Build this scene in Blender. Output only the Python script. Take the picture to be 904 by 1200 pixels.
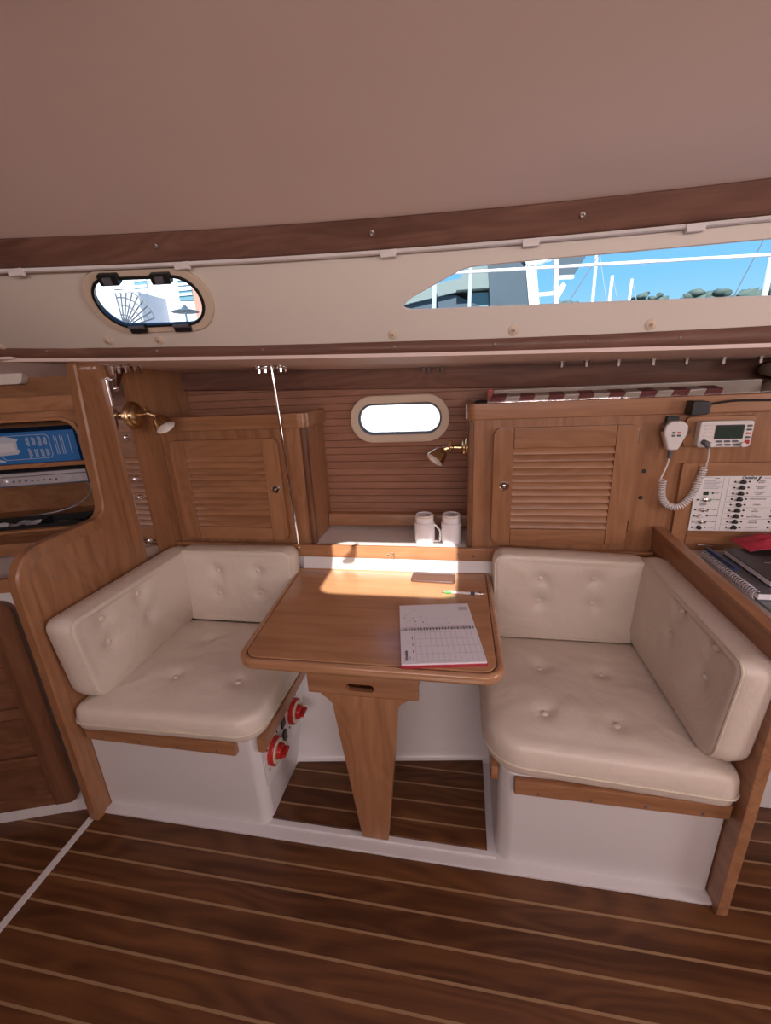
import bpy, bmesh, math, random
import numpy as np
from mathutils import Vector, Matrix, noise
from mathutils.geometry import delaunay_2d_cdt
random.seed(4)
for o in list(bpy.data.objects): bpy.data.objects.remove(o)
S = bpy.context.scene
COL = S.collection
pi = math.pi

# ------------------------------------------------------------------ camera
FPX, PITCH, YAW, ROLL = 495.0, 17.714, 10.642, -2.825
CAM = np.array([0, 0, 1.35])
def _basis():
    p, y, r = np.radians([PITCH, YAW, ROLL])
    f = np.array([-np.sin(y)*np.cos(p), np.cos(y)*np.cos(p), -np.sin(p)])
    rt = np.array([np.cos(y), np.sin(y), 0]); up = np.cross(rt, f)
    return np.cos(r)*rt+np.sin(r)*up, -np.sin(r)*rt+np.cos(r)*up, f
RT, UP, FW = _basis()
cd = bpy.data.cameras.new('camera'); cam = bpy.data.objects.new('camera', cd); COL.objects.link(cam)
cd.sensor_fit = 'HORIZONTAL'; cd.sensor_width = 36; cd.lens = FPX/904*36; cd.clip_start = .02; cd.clip_end = 500
mw = Matrix.Identity(4)
for i in range(3):
    mw[i][0] = RT[i]; mw[i][1] = UP[i]; mw[i][2] = -FW[i]; mw[i][3] = CAM[i]
cam.matrix_world = mw
S.camera = cam
def ray(px, py): return FW+RT*(px-452)/FPX+UP*(600-py)/FPX
def on_x(px, py, x): r = ray(px, py); return CAM+r*(x/r[0])
def on_y(px, py, y): r = ray(px, py); return CAM+r*(y/r[1])
def on_z(px, py, z): r = ray(px, py); return CAM+r*((z-CAM[2])/r[2])
def on_plane(px, py, o, n): r = ray(px, py); return CAM+r*(np.dot(np.array(o)-CAM, n)/np.dot(r, n))

# ------------------------------------------------------------------ world, sun, area lights, exposure
S.view_settings.view_transform = 'Standard'; S.view_settings.look = 'None'
S.view_settings.exposure = 0.38; S.view_settings.gamma = 1.0
S.view_settings.use_curve_mapping = False
W = bpy.data.worlds.new('world'); S.world = W; W.use_nodes = True
nt = W.node_tree; nt.nodes.clear()
wo = nt.nodes.new('ShaderNodeOutputWorld'); wb = nt.nodes.new('ShaderNodeBackground'); wb.inputs[1].default_value = 1.0
tc = nt.nodes.new('ShaderNodeTexCoord'); sx = nt.nodes.new('ShaderNodeSeparateXYZ'); cr = nt.nodes.new('ShaderNodeValToRGB')
cr.color_ramp.elements[0].position = 0.0; cr.color_ramp.elements[0].color = (.44, .68, .84, 1)
cr.color_ramp.elements[1].position = .5; cr.color_ramp.elements[1].color = (.10, .34, .78, 1)
e = cr.color_ramp.elements.new(.16); e.color = (.20, .53, .86, 1)
nt.links.new(tc.outputs['Generated'], sx.inputs[0]); nt.links.new(sx.outputs[2], cr.inputs[0])
nt.links.new(cr.outputs[0], wb.inputs[0]); nt.links.new(wb.outputs[0], wo.inputs[0])
SUN_EL = math.radians(45)
sd = bpy.data.lights.new('sun_offscreen', 'SUN'); sd.energy = 8.0; sd.angle = math.radians(.6); sd.color = (1, .93, .84)
so = bpy.data.objects.new('sun_offscreen', sd); COL.objects.link(so); so.location = (0, -3, 6)
so.rotation_euler = (math.radians(90)-SUN_EL, 0, 0)   # shines towards +Y and down
def area(name, loc, to, sx_, sy_, e_, col):
    l = bpy.data.lights.new(name, 'AREA'); l.shape = 'RECTANGLE'; l.size = sx_; l.size_y = sy_; l.energy = e_; l.color = col
    o = bpy.data.objects.new(name, l); COL.objects.link(o); o.location = loc
    o.rotation_euler = (Vector(to)-Vector(loc)).to_track_quat('-Z', 'Y').to_euler()
    return o
area('starboard_window_offscreen', (.35, -1.455, 1.53), (.35, 1, 1.95), 2.4, .20, 20, (1, .82, .785))
area('companionway_offscreen', (2.415, -.15, 1.35), (-1, .45, 1.38), .66, .86, 15, (1, .84, .81))

# ------------------------------------------------------------------ materials
def L(r, g, b):
    f = lambda c: (c/255/12.92 if c/255 <= .04045 else ((c/255+.055)/1.055)**2.4)
    return (f(r), f(g), f(b), 1)
MATS = {}
def mat(name, col, rough=.5, metal=0, coat=0, spec=.5, bump=0, bscale=60, emit=None, es=0, vary=0, vscale=6):
    m = bpy.data.materials.new(name); m.use_nodes = True; N = m.node_tree.nodes; K = m.node_tree.links
    b = N['Principled BSDF']; b.inputs['Base Color'].default_value = col; b.inputs['Roughness'].default_value = rough
    b.inputs['Metallic'].default_value = metal; b.inputs['Coat Weight'].default_value = coat
    b.inputs['Coat Roughness'].default_value = .15; b.inputs['Specular IOR Level'].default_value = spec
    if emit: b.inputs['Emission Color'].default_value = emit; b.inputs['Emission Strength'].default_value = es
    t = N.new('ShaderNodeTexCoord')
    if vary:
        n = N.new('ShaderNodeTexNoise'); n.inputs['Scale'].default_value = vscale; n.inputs['Detail'].default_value = 4
        mx = N.new('ShaderNodeMix'); mx.data_type = 'RGBA'
        mx.inputs[6].default_value = tuple(c*(1-vary) for c in col[:3])+(1,); mx.inputs[7].default_value = tuple(min(1, c*(1+vary)) for c in col[:3])+(1,)
        K.new(t.outputs['Object'], n.inputs['Vector']); K.new(n.outputs[0], mx.inputs[0]); K.new(mx.outputs[2], b.inputs['Base Color'])
    if bump:
        n2 = N.new('ShaderNodeTexNoise'); n2.inputs['Scale'].default_value = bscale; n2.inputs['Detail'].default_value = 5
        bp = N.new('ShaderNodeBump'); bp.inputs['Strength'].default_value = bump; bp.inputs['Distance'].default_value = .002
        K.new(t.outputs['Object'], n2.inputs['Vector']); K.new(n2.outputs[0], bp.inputs['Height']); K.new(bp.outputs[0], b.inputs['Normal'])
    MATS[name] = m; return m
def wood(name, dark, light, axis='X', rough=.38, coat=.15, scale=1.0, figure=.5, spec=.35):
    m = bpy.data.materials.new(name); m.use_nodes = True; N = m.node_tree.nodes; K = m.node_tree.links
    b = N['Principled BSDF']; b.inputs['Roughness'].default_value = rough; b.inputs['Coat Weight'].default_value = coat
    b.inputs['Coat Roughness'].default_value = .18; b.inputs['Specular IOR Level'].default_value = spec
    t = N.new('ShaderNodeTexCoord'); oi = N.new('ShaderNodeObjectInfo')
    add = N.new('ShaderNodeVectorMath'); add.operation = 'ADD'
    mul = N.new('ShaderNodeVectorMath'); mul.operation = 'SCALE'; mul.inputs[0].default_value = (7.3, 3.1, 5.7)
    K.new(oi.outputs['Random'], mul.inputs['Scale']); K.new(t.outputs['Object'], add.inputs[0]); K.new(mul.outputs[0], add.inputs[1])
    mp = N.new('ShaderNodeMapping'); a, c = 1.6*scale, 26*scale
    mp.inputs['Scale'].default_value = {'X': (a, c, c), 'Y': (c, a, c), 'Z': (c, c, a)}[axis]
    K.new(add.outputs[0], mp.inputs[0])
    n1 = N.new('ShaderNodeTexNoise'); n1.inputs['Scale'].default_value = 1; n1.inputs['Detail'].default_value = 5; n1.inputs['Distortion'].default_value = .8
    K.new(mp.outputs[0], n1.inputs['Vector'])
    mp2 = N.new('ShaderNodeMapping'); a, c = 9*scale, 330*scale
    mp2.inputs['Scale'].default_value = {'X': (a, c, c), 'Y': (c, a, c), 'Z': (c, c, a)}[axis]
    K.new(add.outputs[0], mp2.inputs[0])
    n2 = N.new('ShaderNodeTexNoise'); n2.inputs['Scale'].default_value = 1; n2.inputs['Detail'].default_value = 2
    K.new(mp2.outputs[0], n2.inputs['Vector'])
    mp3 = N.new('ShaderNodeMapping'); a, c = 2.2*scale, 11*scale
    mp3.inputs['Scale'].default_value = {'X': (a, c, c), 'Y': (c, a, c), 'Z': (c, c, a)}[axis]
    K.new(add.outputs[0], mp3.inputs[0])
    n3 = N.new('ShaderNodeTexNoise'); n3.inputs['Scale'].default_value = 1; n3.inputs['Detail'].default_value = 1
    K.new(mp3.outputs[0], n3.inputs['Vector'])
    fr = N.new('ShaderNodeMath'); fr.operation = 'MULTIPLY'; fr.inputs[1].default_value = 60; K.new(n3.outputs[0], fr.inputs[0])
    sn = N.new('ShaderNodeMath'); sn.operation = 'SINE'; K.new(fr.outputs[0], sn.inputs[0])
    s2 = N.new('ShaderNodeMath'); s2.operation = 'MULTIPLY_ADD'; s2.inputs[1].default_value = .12*figure; K.new(sn.outputs[0], s2.inputs[0]); K.new(n1.outputs[0], s2.inputs[2])
    s3 = N.new('ShaderNodeMath'); s3.operation = 'MULTIPLY_ADD'; s3.inputs[1].default_value = .22; K.new(n2.outputs[0], s3.inputs[0]); K.new(s2.outputs[0], s3.inputs[2])
    rv = N.new('ShaderNodeMath'); rv.operation = 'MULTIPLY_ADD'; rv.inputs[1].default_value = .14; K.new(oi.outputs['Random'], rv.inputs[0]); K.new(s3.outputs[0], rv.inputs[2])
    r = N.new('ShaderNodeValToRGB'); r.color_ramp.elements[0].position = .45; r.color_ramp.elements[0].color = dark
    r.color_ramp.elements[1].position = .95; r.color_ramp.elements[1].color = light
    K.new(rv.outputs[0], r.inputs[0]); K.new(r.outputs[0], b.inputs['Base Color'])
    bp = N.new('ShaderNodeBump'); bp.inputs['Strength'].default_value = .06; bp.inputs['Distance'].default_value = .001
    K.new(n2.outputs[0], bp.inputs['Height']); K.new(bp.outputs[0], b.inputs['Normal'])
    MATS[name] = m; return m
def glass(name, tint=(1, 1, 1, 1), gl=.06):
    m = bpy.data.materials.new(name); m.use_nodes = True; N = m.node_tree.nodes; K = m.node_tree.links
    out = N['Material Output']; N.remove(N['Principled BSDF'])
    tr = N.new('ShaderNodeBsdfTransparent'); tr.inputs[0].default_value = tint; g = N.new('ShaderNodeBsdfGlossy'); g.inputs['Roughness'].default_value = .02
    mx = N.new('ShaderNodeMixShader'); mx.inputs[0].default_value = gl
    K.new(tr.outputs[0], mx.inputs[1]); K.new(g.outputs[0], mx.inputs[2]); K.new(mx.outputs[0], out.inputs[0])
    MATS[name] = m; return m

OAK_D, OAK_L = (.255, .116, .053, 1), (.40, .198, .097, 1)
for ax in 'XYZ': wood('cabinet_wood_'+ax, OAK_D, OAK_L, ax, rough=.36, coat=.25)
wood('table_wood', (.36, .178, .085, 1), (.52, .275, .140, 1), 'X', rough=.30, coat=.9, figure=.35)
for ax in 'XYZ': wood('dark_wood_'+ax, (.110, .047, .023, 1), (.205, .093, .048, 1), ax, rough=.42, coat=.15)
wood('rail_wood', (.120, .056, .040, 1), (.225, .112, .080, 1), 'X', rough=.5, coat=.08)
wood('slat_wood', (.25, .115, .070, 1), (.36, .175, .110, 1), 'X', rough=.5, coat=.05)
wood('floor_teak', (.066, .024, .0085, 1), (.165, .066, .023, 1), 'X', rough=.42, coat=.18, scale=.8, figure=.8)
mat('holly', (.30, .185, .095, 1), .45)
mat('headliner', (.77, .615, .555, 1), .62, bump=.15, bscale=25, vary=.02)
mat('cabin_cream', (.68, .61, .54, 1), .45, vary=.02)
mat('gelcoat', (.68, .66, .66, 1), .35, coat=.2)
mat('white_laminate', (.74, .72, .70, 1), .35)
mat('vinyl', (.70, .615, .53, 1), .40, bump=.25, bscale=240, vary=.03)
def creases(m):
    N = m.node_tree.nodes; K = m.node_tree.links; b = N['Principled BSDF']; t = N.new('ShaderNodeTexCoord')
    n = N.new('ShaderNodeTexNoise'); n.inputs['Scale'].default_value = 7; n.inputs['Detail'].default_value = 3; n.inputs['Distortion'].default_value = 2.2
    bp = N.new('ShaderNodeBump'); bp.inputs['Strength'].default_value = .35; bp.inputs['Distance'].default_value = .010
    K.new(t.outputs['Object'], n.inputs['Vector']); K.new(n.outputs[0], bp.inputs['Height'])
    old = b.inputs['Normal'].links[0].from_socket; K.new(old, bp.inputs['Normal']); K.new(bp.outputs[0], b.inputs['Normal'])
creases(MATS['vinyl'])
mat('vinyl_piping', (.66, .59, .47, 1), .42)
mat('brass', (.52, .37, .20, 1), .27, 1)
mat('steel', (.72, .70, .69, 1), .16, 1)
mat('chrome', (.8, .8, .82, 1), .06, 1)
mat('black_plastic', (.012, .012, .013, 1), .42)
mat('white_plastic', (.72, .68, .66, 1), .38)
mat('lamp_white', (.78, .72, .66, 1), .5)
mat('port_cream', (.62, .50, .38, 1), .45)
mat('grey_rubber', (.10, .10, .12, 1), .5)
mat('mug_white', (.80, .77, .80, 1), .30, coat=.3)
mat('mug_band', (.62, .55, .42, 1), .5)
mat('paper', (.80, .79, .84, 1), .7)
mat('paper_grey', (.56, .56, .60, 1), .7)
mat('ink', (.05, .05, .08, 1), .6)
mat('ink_light', (.36, .36, .42, 1), .6)
mat('red_cover', (.55, .035, .06, 1), .45)
mat('red_plastic', (.42, .020, .018, 1), .35)
mat('red_cloth', (.45, .03, .06, 1), .85, bump=.3, bscale=90)
mat('pen_green', (.05, .42, .08, 1), .35)
mat('blue_card', (.012, .13, .38, 1), .5, vary=.05)
mat('blue_pen', (.02, .05, .16, 1), .4)
mat('card_print', (.42, .47, .55, 1), .6)
mat('silver_plastic', (.55, .54, .58, 1), .3, .4)
mat('lcd', (.035, .055, .045, 1), .15)
mat('panel_white', (.74, .73, .72, 1), .4)
mat('taupe_cloth', (.34, .27, .22, 1), .9, bump=.5, bscale=60, vary=.1)
mat('check_red', (.17, .028, .040, 1), .7)
mat('check_white', (.55, .50, .46, 1), .7)
mat('plastic_film', (.6, .58, .55, 1), .12)
mat('key_orange', (.55, .12, .08, 1), .5)
mat('far_white', (.86, .86, .85, 1), .5)
mat('far_canvas', (.045, .075, .10, 1), .6, vary=.25, vscale=5)
mat('far_green', (.17, .22, .215, 1), .5)
mat('far_glass', (.16, .30, .34, 1), .1)
mat('far_leaf', (.075, .115, .100, 1), .8, vary=.5, vscale=1.2)
mat('far_bark', (.09, .06, .04, 1), .8)
mat('far_steel', (.6, .62, .64, 1), .3, .6)
mat('water', (.03, .10, .13, 1), .12, bump=.5, bscale=2)
mat('terracotta', (.55, .25, .18, 1), .7)
mat('phone_case', (.10, .045, .035, 1), .16, coat=.4)
mat('sleeve', (.085, .042, .034, 1), .14, coat=.4)
mat('dull_steel', (.30, .25, .23, 1), .4, .8)
glass('window_glass', (.93, .97, 1, 1), .04)
glass('clear_wrap', (.95, .93, .9, 1), .22)

# ------------------------------------------------------------------ mesh helpers
class MB:
    def __init__(s): s.v = []; s.f = []
    def add(s, vs, fs):
        b = len(s.v); s.v += [tuple(map(float, p)) for p in vs]; s.f += [tuple(b+i for i in f) for f in fs]; return s
    def box(s, x0, x1, y0, y1, z0, z1):
        return s.add([(x0, y0, z0), (x1, y0, z0), (x1, y1, z0), (x0, y1, z0), (x0, y0, z1), (x1, y0, z1), (x1, y1, z1), (x0, y1, z1)],
                     [(3, 2, 1, 0), (4, 5, 6, 7), (0, 1, 5, 4), (1, 2, 6, 5), (2, 3, 7, 6), (3, 0, 4, 7)])
    def hexa(s, P):  # 8 pts: bottom 4, top 4
        return s.add(P, [(3, 2, 1, 0), (4, 5, 6, 7), (0, 1, 5, 4), (1, 2, 6, 5), (2, 3, 7, 6), (3, 0, 4, 7)])
    def prism(s, poly, axis, a0, a1, fn=None):
        n = len(poly)
        mp = {'x': lambda p, a: (a, p[0], p[1]), 'y': lambda p, a: (p[0], a, p[1]), 'z': lambda p, a: (p[0], p[1], a)}[axis]
        vs = [mp(p, a0) for p in poly]+[mp(p, a1) for p in poly]
        if fn: vs = [fn(v) for v in vs]
        fs = [tuple(range(n))[::-1], tuple(range(n, 2*n))]+[(i, (i+1) % n, n+(i+1) % n, n+i) for i in range(n)]
        return s.add(vs, fs)
    def ring(s, outer, inner, axis, a0, a1, fn=None):   # flat frame with a hole; both outlines same length
        n = len(outer)
        mp = {'x': lambda p, a: (a, p[0], p[1]), 'y': lambda p, a: (p[0], a, p[1]), 'z': lambda p, a: (p[0], p[1], a)}[axis]
        vs = [mp(p, a0) for p in outer]+[mp(p, a0) for p in inner]+[mp(p, a1) for p in outer]+[mp(p, a1) for p in inner]
        if fn: vs = [fn(v) for v in vs]
        fs = []
        for i in range(n):
            j = (i+1) % n
            fs += [(i, j, n+j, n+i), (2*n+i, 3*n+i, 3*n+j, 2*n+j), (i, 2*n+i, 2*n+j, j), (n+i, n+j, 3*n+j, 3*n+i)]
        return s.add(vs, fs)
    def lathe(s, prof, o, d, n=20, cap=True):   # prof: list (t along d, radius)
        d = Vector(d).normalized(); u = d.orthogonal().normalized(); w = d.cross(u); o = Vector(o)
        vs = []; fs = []
        for t, r in prof:
            for k in range(n):
                a = 2*pi*k/n; vs.append(o+d*t+(u*math.cos(a)+w*math.sin(a))*max(r, 1e-5))
        for i in range(len(prof)-1):
            for k in range(n):
                j = (k+1) % n; fs.append((i*n+k, i*n+j, (i+1)*n+j, (i+1)*n+k))
        if cap:
            fs.append(tuple(range(n))[::-1]); m = (len(prof)-1)*n; fs.append(tuple(range(m, m+n)))
        return s.add(vs, fs)
    def tube(s, pts, r, n=8, closed=False, cap=True):
        P = [Vector(p) for p in pts]; m = len(P); rings = []; up = None
        rr = r if isinstance(r, (list, tuple)) else [r]*m
        for i in range(m):
            a = P[(i-1) % m] if (closed or i > 0) else P[i]; b = P[(i+1) % m] if (closed or i < m-1) else P[i]
            t = (b-a).normalized()
            if up is None: up = t.orthogonal().normalized()
            up = (up-t*up.dot(t))
            up = up.normalized() if up.length > 1e-6 else t.orthogonal().normalized()
            w = t.cross(up)
            rings.append([P[i]+(up*math.cos(2*pi*k/n)+w*math.sin(2*pi*k/n))*rr[i] for k in range(n)])
        vs = [p for q in rings for p in q]; fs = []
        for i in range(m if closed else m-1):
            j = (i+1) % m
            for k in range(n): l = (k+1) % n; fs.append((i*n+k, i*n+l, j*n+l, j*n+k))
        if cap and not closed: fs += [tuple(range(n))[::-1], tuple(range((m-1)*n, m*n))]
        return s.add(vs, fs)
    def ball(s, c, r, n=14, m=8, sq=(1, 1, 1)):
        vs = [(c[0], c[1], c[2]-r*sq[2])]; fs = []
        for i in range(1, m):
            a = -pi/2+pi*i/m
            for k in range(n): b = 2*pi*k/n; vs.append((c[0]+r*sq[0]*math.cos(a)*math.cos(b), c[1]+r*sq[1]*math.cos(a)*math.sin(b), c[2]+r*sq[2]*math.sin(a)))
        vs.append((c[0], c[1], c[2]+r*sq[2])); T = len(vs)-1
        for k in range(n):
            l = (k+1) % n; fs += [(0, 1+l, 1+k), (T, T-n+k, T-n+l)]
            for i in range(m-2): fs.append((1+i*n+k, 1+i*n+l, 1+(i+1)*n+l, 1+(i+1)*n+k))
        return s.add(vs, fs)
OFF = {}
def mesh(name, m, mt, off=(0, 0, 0), bevel=0, seg=2, ang=35, fix=True):
    me = bpy.data.meshes.new(name); ox, oy, oz = off
    me.from_pydata([(x-ox, y-oy, z-oz) for x, y, z in m.v], [], m.f)
    bm = bmesh.new(); bm.from_mesh(me)
    if fix:
        bmesh.ops.remove_doubles(bm, verts=bm.verts, dist=1e-6); bmesh.ops.recalc_face_normals(bm, faces=bm.faces)
    if bevel:
        ed = [e for e in bm.edges if len(e.link_faces) == 2 and e.calc_face_angle(0) > math.radians(30)]
        if ed: bmesh.ops.bevel(bm, geom=ed, offset=bevel, segments=seg, affect='EDGES', profile=.5, clamp_overlap=True)
    bm.to_mesh(me); bm.free()
    for p in me.polygons: p.use_smooth = True
    me.set_sharp_from_angle(angle=math.radians(ang))
    me.materials.append(MATS[mt]); return me
def link(name, me, parent=None, loc=(0, 0, 0)):
    o = bpy.data.objects.new(name, me); COL.objects.link(o); o.location = loc
    if parent is not None: o.parent = parent
    OFF[o] = OFF.get(parent, (0, 0, 0)); return o
def obj(name, m, mt, parent=None, bevel=0, seg=2, ang=35, fix=True, label=None):
    o = link(name, mesh(name, m, mt, OFF.get(parent, (0, 0, 0)), bevel, seg, ang, fix), parent)
    if bevel:
        w = o.modifiers.new('wn', 'WEIGHTED_NORMAL'); w.keep_sharp = True
    if label: o['label'] = label
    return o
def tag(o, label, cat, group=None):
    o['label'] = label; o['category'] = cat
    if group: o['group'] = group
    return o
def thing(name, label, cat, loc, group=None):
    o = bpy.data.objects.new(name, None); COL.objects.link(o); o.location = loc; o.empty_display_size = .05; OFF[o] = tuple(loc)
    return tag(o, label, cat, group)
def struct(o): o['kind'] = 'structure'; return o
def dup(root, delta, label=None):
    r = root.copy(); COL.objects.link(r); r.location = Vector(root.location)+Vector(delta)
    if label: r['label'] = label
    for ch in root.children:
        c = ch.copy(); COL.objects.link(c); c.parent = r
        for g in ch.children: d = g.copy(); COL.objects.link(d); d.parent = c
    return r
def B(*a): return MB().box(*a)
def rpoly(pts, rad, seg=6):
    """round the corners of a polygon; rad number or list"""
    n = len(pts); R = rad if isinstance(rad, (list, tuple)) else [rad]*n; out = []
    for i in range(n):
        p = Vector(pts[i]).to_2d(); a = Vector(pts[i-1]).to_2d(); b = Vector(pts[(i+1) % n]).to_2d(); r = R[i]
        if r <= 0: out.append(tuple(p)); continue
        d1 = (a-p).normalized(); d2 = (b-p).normalized(); an = d1.angle(d2); t = min(r/math.tan(an/2), (a-p).length*.49, (b-p).length*.49)
        rr = t*math.tan(an/2); c = p+(d1+d2).normalized()*(rr/math.sin(an/2))
        s = p+d1*t-c; e = p+d2*t-c; a0 = math.atan2(s.y, s.x); a1 = math.atan2(e.y, e.x); da = (a1-a0+pi) % (2*pi)-pi
        out += [(c.x+rr*math.cos(a0+da*k/seg), c.y+rr*math.sin(a0+da*k/seg)) for k in range(seg+1)]
    return out
def rrect(x0, x1, y0, y1, r, seg=6): return rpoly([(x0, y0), (x1, y0), (x1, y1), (x0, y1)], r, seg)
def inpoly(p, poly):
    c = False; n = len(poly); x, y = p
    for i in range(n):
        x1, y1 = poly[i]; x2, y2 = poly[i-1]
        if (y1 > y) != (y2 > y) and x < (x2-x1)*(y-y1)/(y2-y1)+x1: c = not c
    return c
def clip(poly, a, b, c):   # keep a*x+b*y<=c
    out = []
    for i in range(len(poly)):
        p, q = poly[i-1], poly[i]; dp = a*p[0]+b*p[1]-c; dq = a*q[0]+b*q[1]-c
        if (dp <= 0) != (dq <= 0): t = dp/(dp-dq); out.append((p[0]+(q[0]-p[0])*t, p[1]+(q[1]-p[1])*t))
        if dq <= 0: out.append(q)
    return out
def sheet(outer, holes, fn, nx=24, ny=6):
    """triangulated sheet with holes in a 2D domain mapped to 3D by fn"""
    vs = []; ed = []
    for lp in [outer]+holes:
        b = len(vs); n = len(lp); vs += [Vector(p).to_2d() for p in lp]; ed += [(b+i, b+(i+1) % n) for i in range(n)]
    xs = [p[0] for p in outer]; ys = [p[1] for p in outer]
    for i in range(1, nx):
        for j in range(1, ny):
            p = (min(xs)+(max(xs)-min(xs))*i/nx, min(ys)+(max(ys)-min(ys))*j/ny)
            if inpoly(p, outer) and not any(inpoly(p, h) for h in holes): vs.append(Vector(p))
    r = delaunay_2d_cdt(vs, ed, [], 0, 1e-6); V, F = r[0], r[2]; keep = []
    for f in F:
        c = sum((V[i] for i in f), Vector((0, 0)))/len(f)
        if inpoly(c, outer) and not any(inpoly(c, h) for h in holes): keep.append(tuple(f))
    return MB().add([fn(p.x, p.y) for p in V], keep)
def solid(o, t, off=1):
    m = o.modifiers.new('solid', 'SOLIDIFY'); m.thickness = t; m.offset = off; m.use_even_offset = True
    e_ = o.modifiers.new('split', 'EDGE_SPLIT'); e_.split_angle = math.radians(45); return o
def frame(o, U, V, Wd): # plane frame -> function (u,v,w)->xyz
    o, U, V, Wd = [Vector(a) for a in (o, U, V, Wd)]
    return lambda p: o+U*p[0]+V*p[1]+Wd*p[2]
def text(body, size, fn, mt, parent, shear=0, align='CENTER', name='lettering', rot=0, ext=.0002, bold=0, xs=1):
    """fn maps (u,v,w) to world"""
    c = bpy.data.curves.new('t', 'FONT'); c.body = body; c.size = size; c.shear = shear; c.align_x = align; c.align_y = 'CENTER'
    c.extrude = ext; c.resolution_u = 2; c.offset = bold
    t = bpy.data.objects.new('t', c); COL.objects.link(t)
    dg = bpy.context.evaluated_depsgraph_get(); me = bpy.data.meshes.new_from_object(t.evaluated_get(dg))
    bpy.data.objects.remove(t); bpy.data.curves.remove(c)
    off = Vector(OFF.get(parent, (0, 0, 0))); cr_, sr = math.cos(rot), math.sin(rot)
    for v in me.vertices:
        x, y, z = v.co; x *= xs; v.co = fn((x*cr_-y*sr, x*sr+y*cr_, z+ext))-off
    me.materials.clear(); me.materials.append(MATS[mt])
    return link(name, me, parent)
def screw(parent, p, d, r=.006, name='screw', mt='dull_steel', h=.002):
    return obj(name, MB().lathe([(0, r), (h*.6, r*.95), (h, r*.55), (h*.7, r*.25)], p, d, 12), mt, parent)

# ------------------------------------------------------------------ curved cabin lines (sheer rises forward)
def line_fit(px, ys):
    P = np.array([on_y(a, b, y) for (a, b), y in zip(px, ys)])
    cy = np.polyfit(P[:, 0], P[:, 1], 2); cz = np.polyfit(P[:, 0], P[:, 2], 2); lo, hi = P[0, 0]-.1, P[-1, 0]+.15
    def f(x):
        xc = min(max(x, lo), hi); dx = x-xc
        k = .35
        return (np.polyval(cy, xc)+k*dx*np.polyval(np.polyder(cy), xc), np.polyval(cz, xc)+k*dx*np.polyval(np.polyder(cz), xc))
    return f
RY = [1.15, 1.185, 1.20, 1.205, 1.20]
rail_b = line_fit([(0, 420), (225, 417), (450, 414), (690, 408), (904, 401)], RY)
rail_t = line_fit([(0, 403), (225, 404), (450, 400), (690, 391), (904, 381)], RY)
BY = [.985, 1.06, 1.125, 1.155, 1.15]
beam_b = line_fit([(0, 314), (225, 304), (450, 291), (690, 273), (904, 250)], BY)
beam_t = line_fit([(0, 279), (225, 269), (450, 253), (690, 233), (904, 207)], [y-.035 for y in BY])
XA, XB = -2.6, 2.4
def deck_z(x, y):   # underside of the side deck
    yb, zb = rail_b(x); zo = 1.381-.028*x
    return zb+(zo-zb)*(y-yb)/(1.75-yb)
def cabin(x, v):
    y0, z0 = rail_t(x); y1, z1 = beam_b(x); return Vector((x, y0+.018+(y1-y0)*v, z0-.02+(z1-z0+.035)*v))
def cabin_uv(px, py):
    r = ray(px, py); x, v = -.2, .5; t = 1.2
    for _ in range(40):
        f = lambda a: np.array(cabin(a[0], a[1]))-(CAM+r*a[2]); a = np.array([x, v, t]); F0 = f(a); J = np.zeros((3, 3))
        for i in range(3):
            h = np.zeros(3); h[i] = 1e-5; J[:, i] = (f(a+h)-F0)/1e-5
        d = np.linalg.solve(J, -F0); x, v, t = a+d
    return (x, v)
def cabin_n(x, v):
    a = cabin(x+.01, v)-cabin(x-.01, v); b = cabin(x, v+.05)-cabin(x, v-.05); n = a.cross(b).normalized()
    return n if n.y < 0 else -n
def cabin_local(x, v):   # frame on the cabin side, w towards the room
    n = cabin_n(x, v); u = (cabin(x+.01, v)-cabin(x-.01, v)).normalized(); w = n.cross(u)
    if w.z < 0: w = -w
    return frame(cabin(x, v), u, w, n)

# ================================================================== STRUCTURE
# floor
PP = .0632; Y0F = .798   # plank pitch; centre of the holly strip found at y=.798
fl = struct(obj('floor', B(XA, XB, -1.5, 1.75, -.05, -.006), 'floor_teak'))
pl_me = mesh('plank', B(XA, XB, -PP/2+.0032, PP/2-.0032, -.006, 0), 'floor_teak')
st_me = mesh('holly_strip', B(XA, XB, -.0032, .0032, -.006, -.0004), 'holly')
k = -26
while True:
    yc = Y0F+(k+.5)*PP
    if yc > 1.3: break
    if yc < .84: link('plank', pl_me, fl, (0, yc, 0))
    else:
        q = [(.668, XB), (XA, -1.19)]
        for a, b in q: obj('plank', B(a, b, yc-PP/2+.0032, yc+PP/2-.0032, -.006, 0), 'floor_teak', fl)
    ys = Y0F+k*PP
    if ys < .80: link('holly_strip', st_me, fl, (0, ys, 0))
    else:
        for a, b in [(.668, XB), (XA, -1.19)]: obj('holly_strip', B(a, b, ys-.0032, ys+.0032, -.006, -.0004), 'holly', fl)
    k += 1
struct(obj('trim_1', B(-1.212, -1.190, -1.5, .845, 0, .003), 'gelcoat', None, .001))

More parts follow.
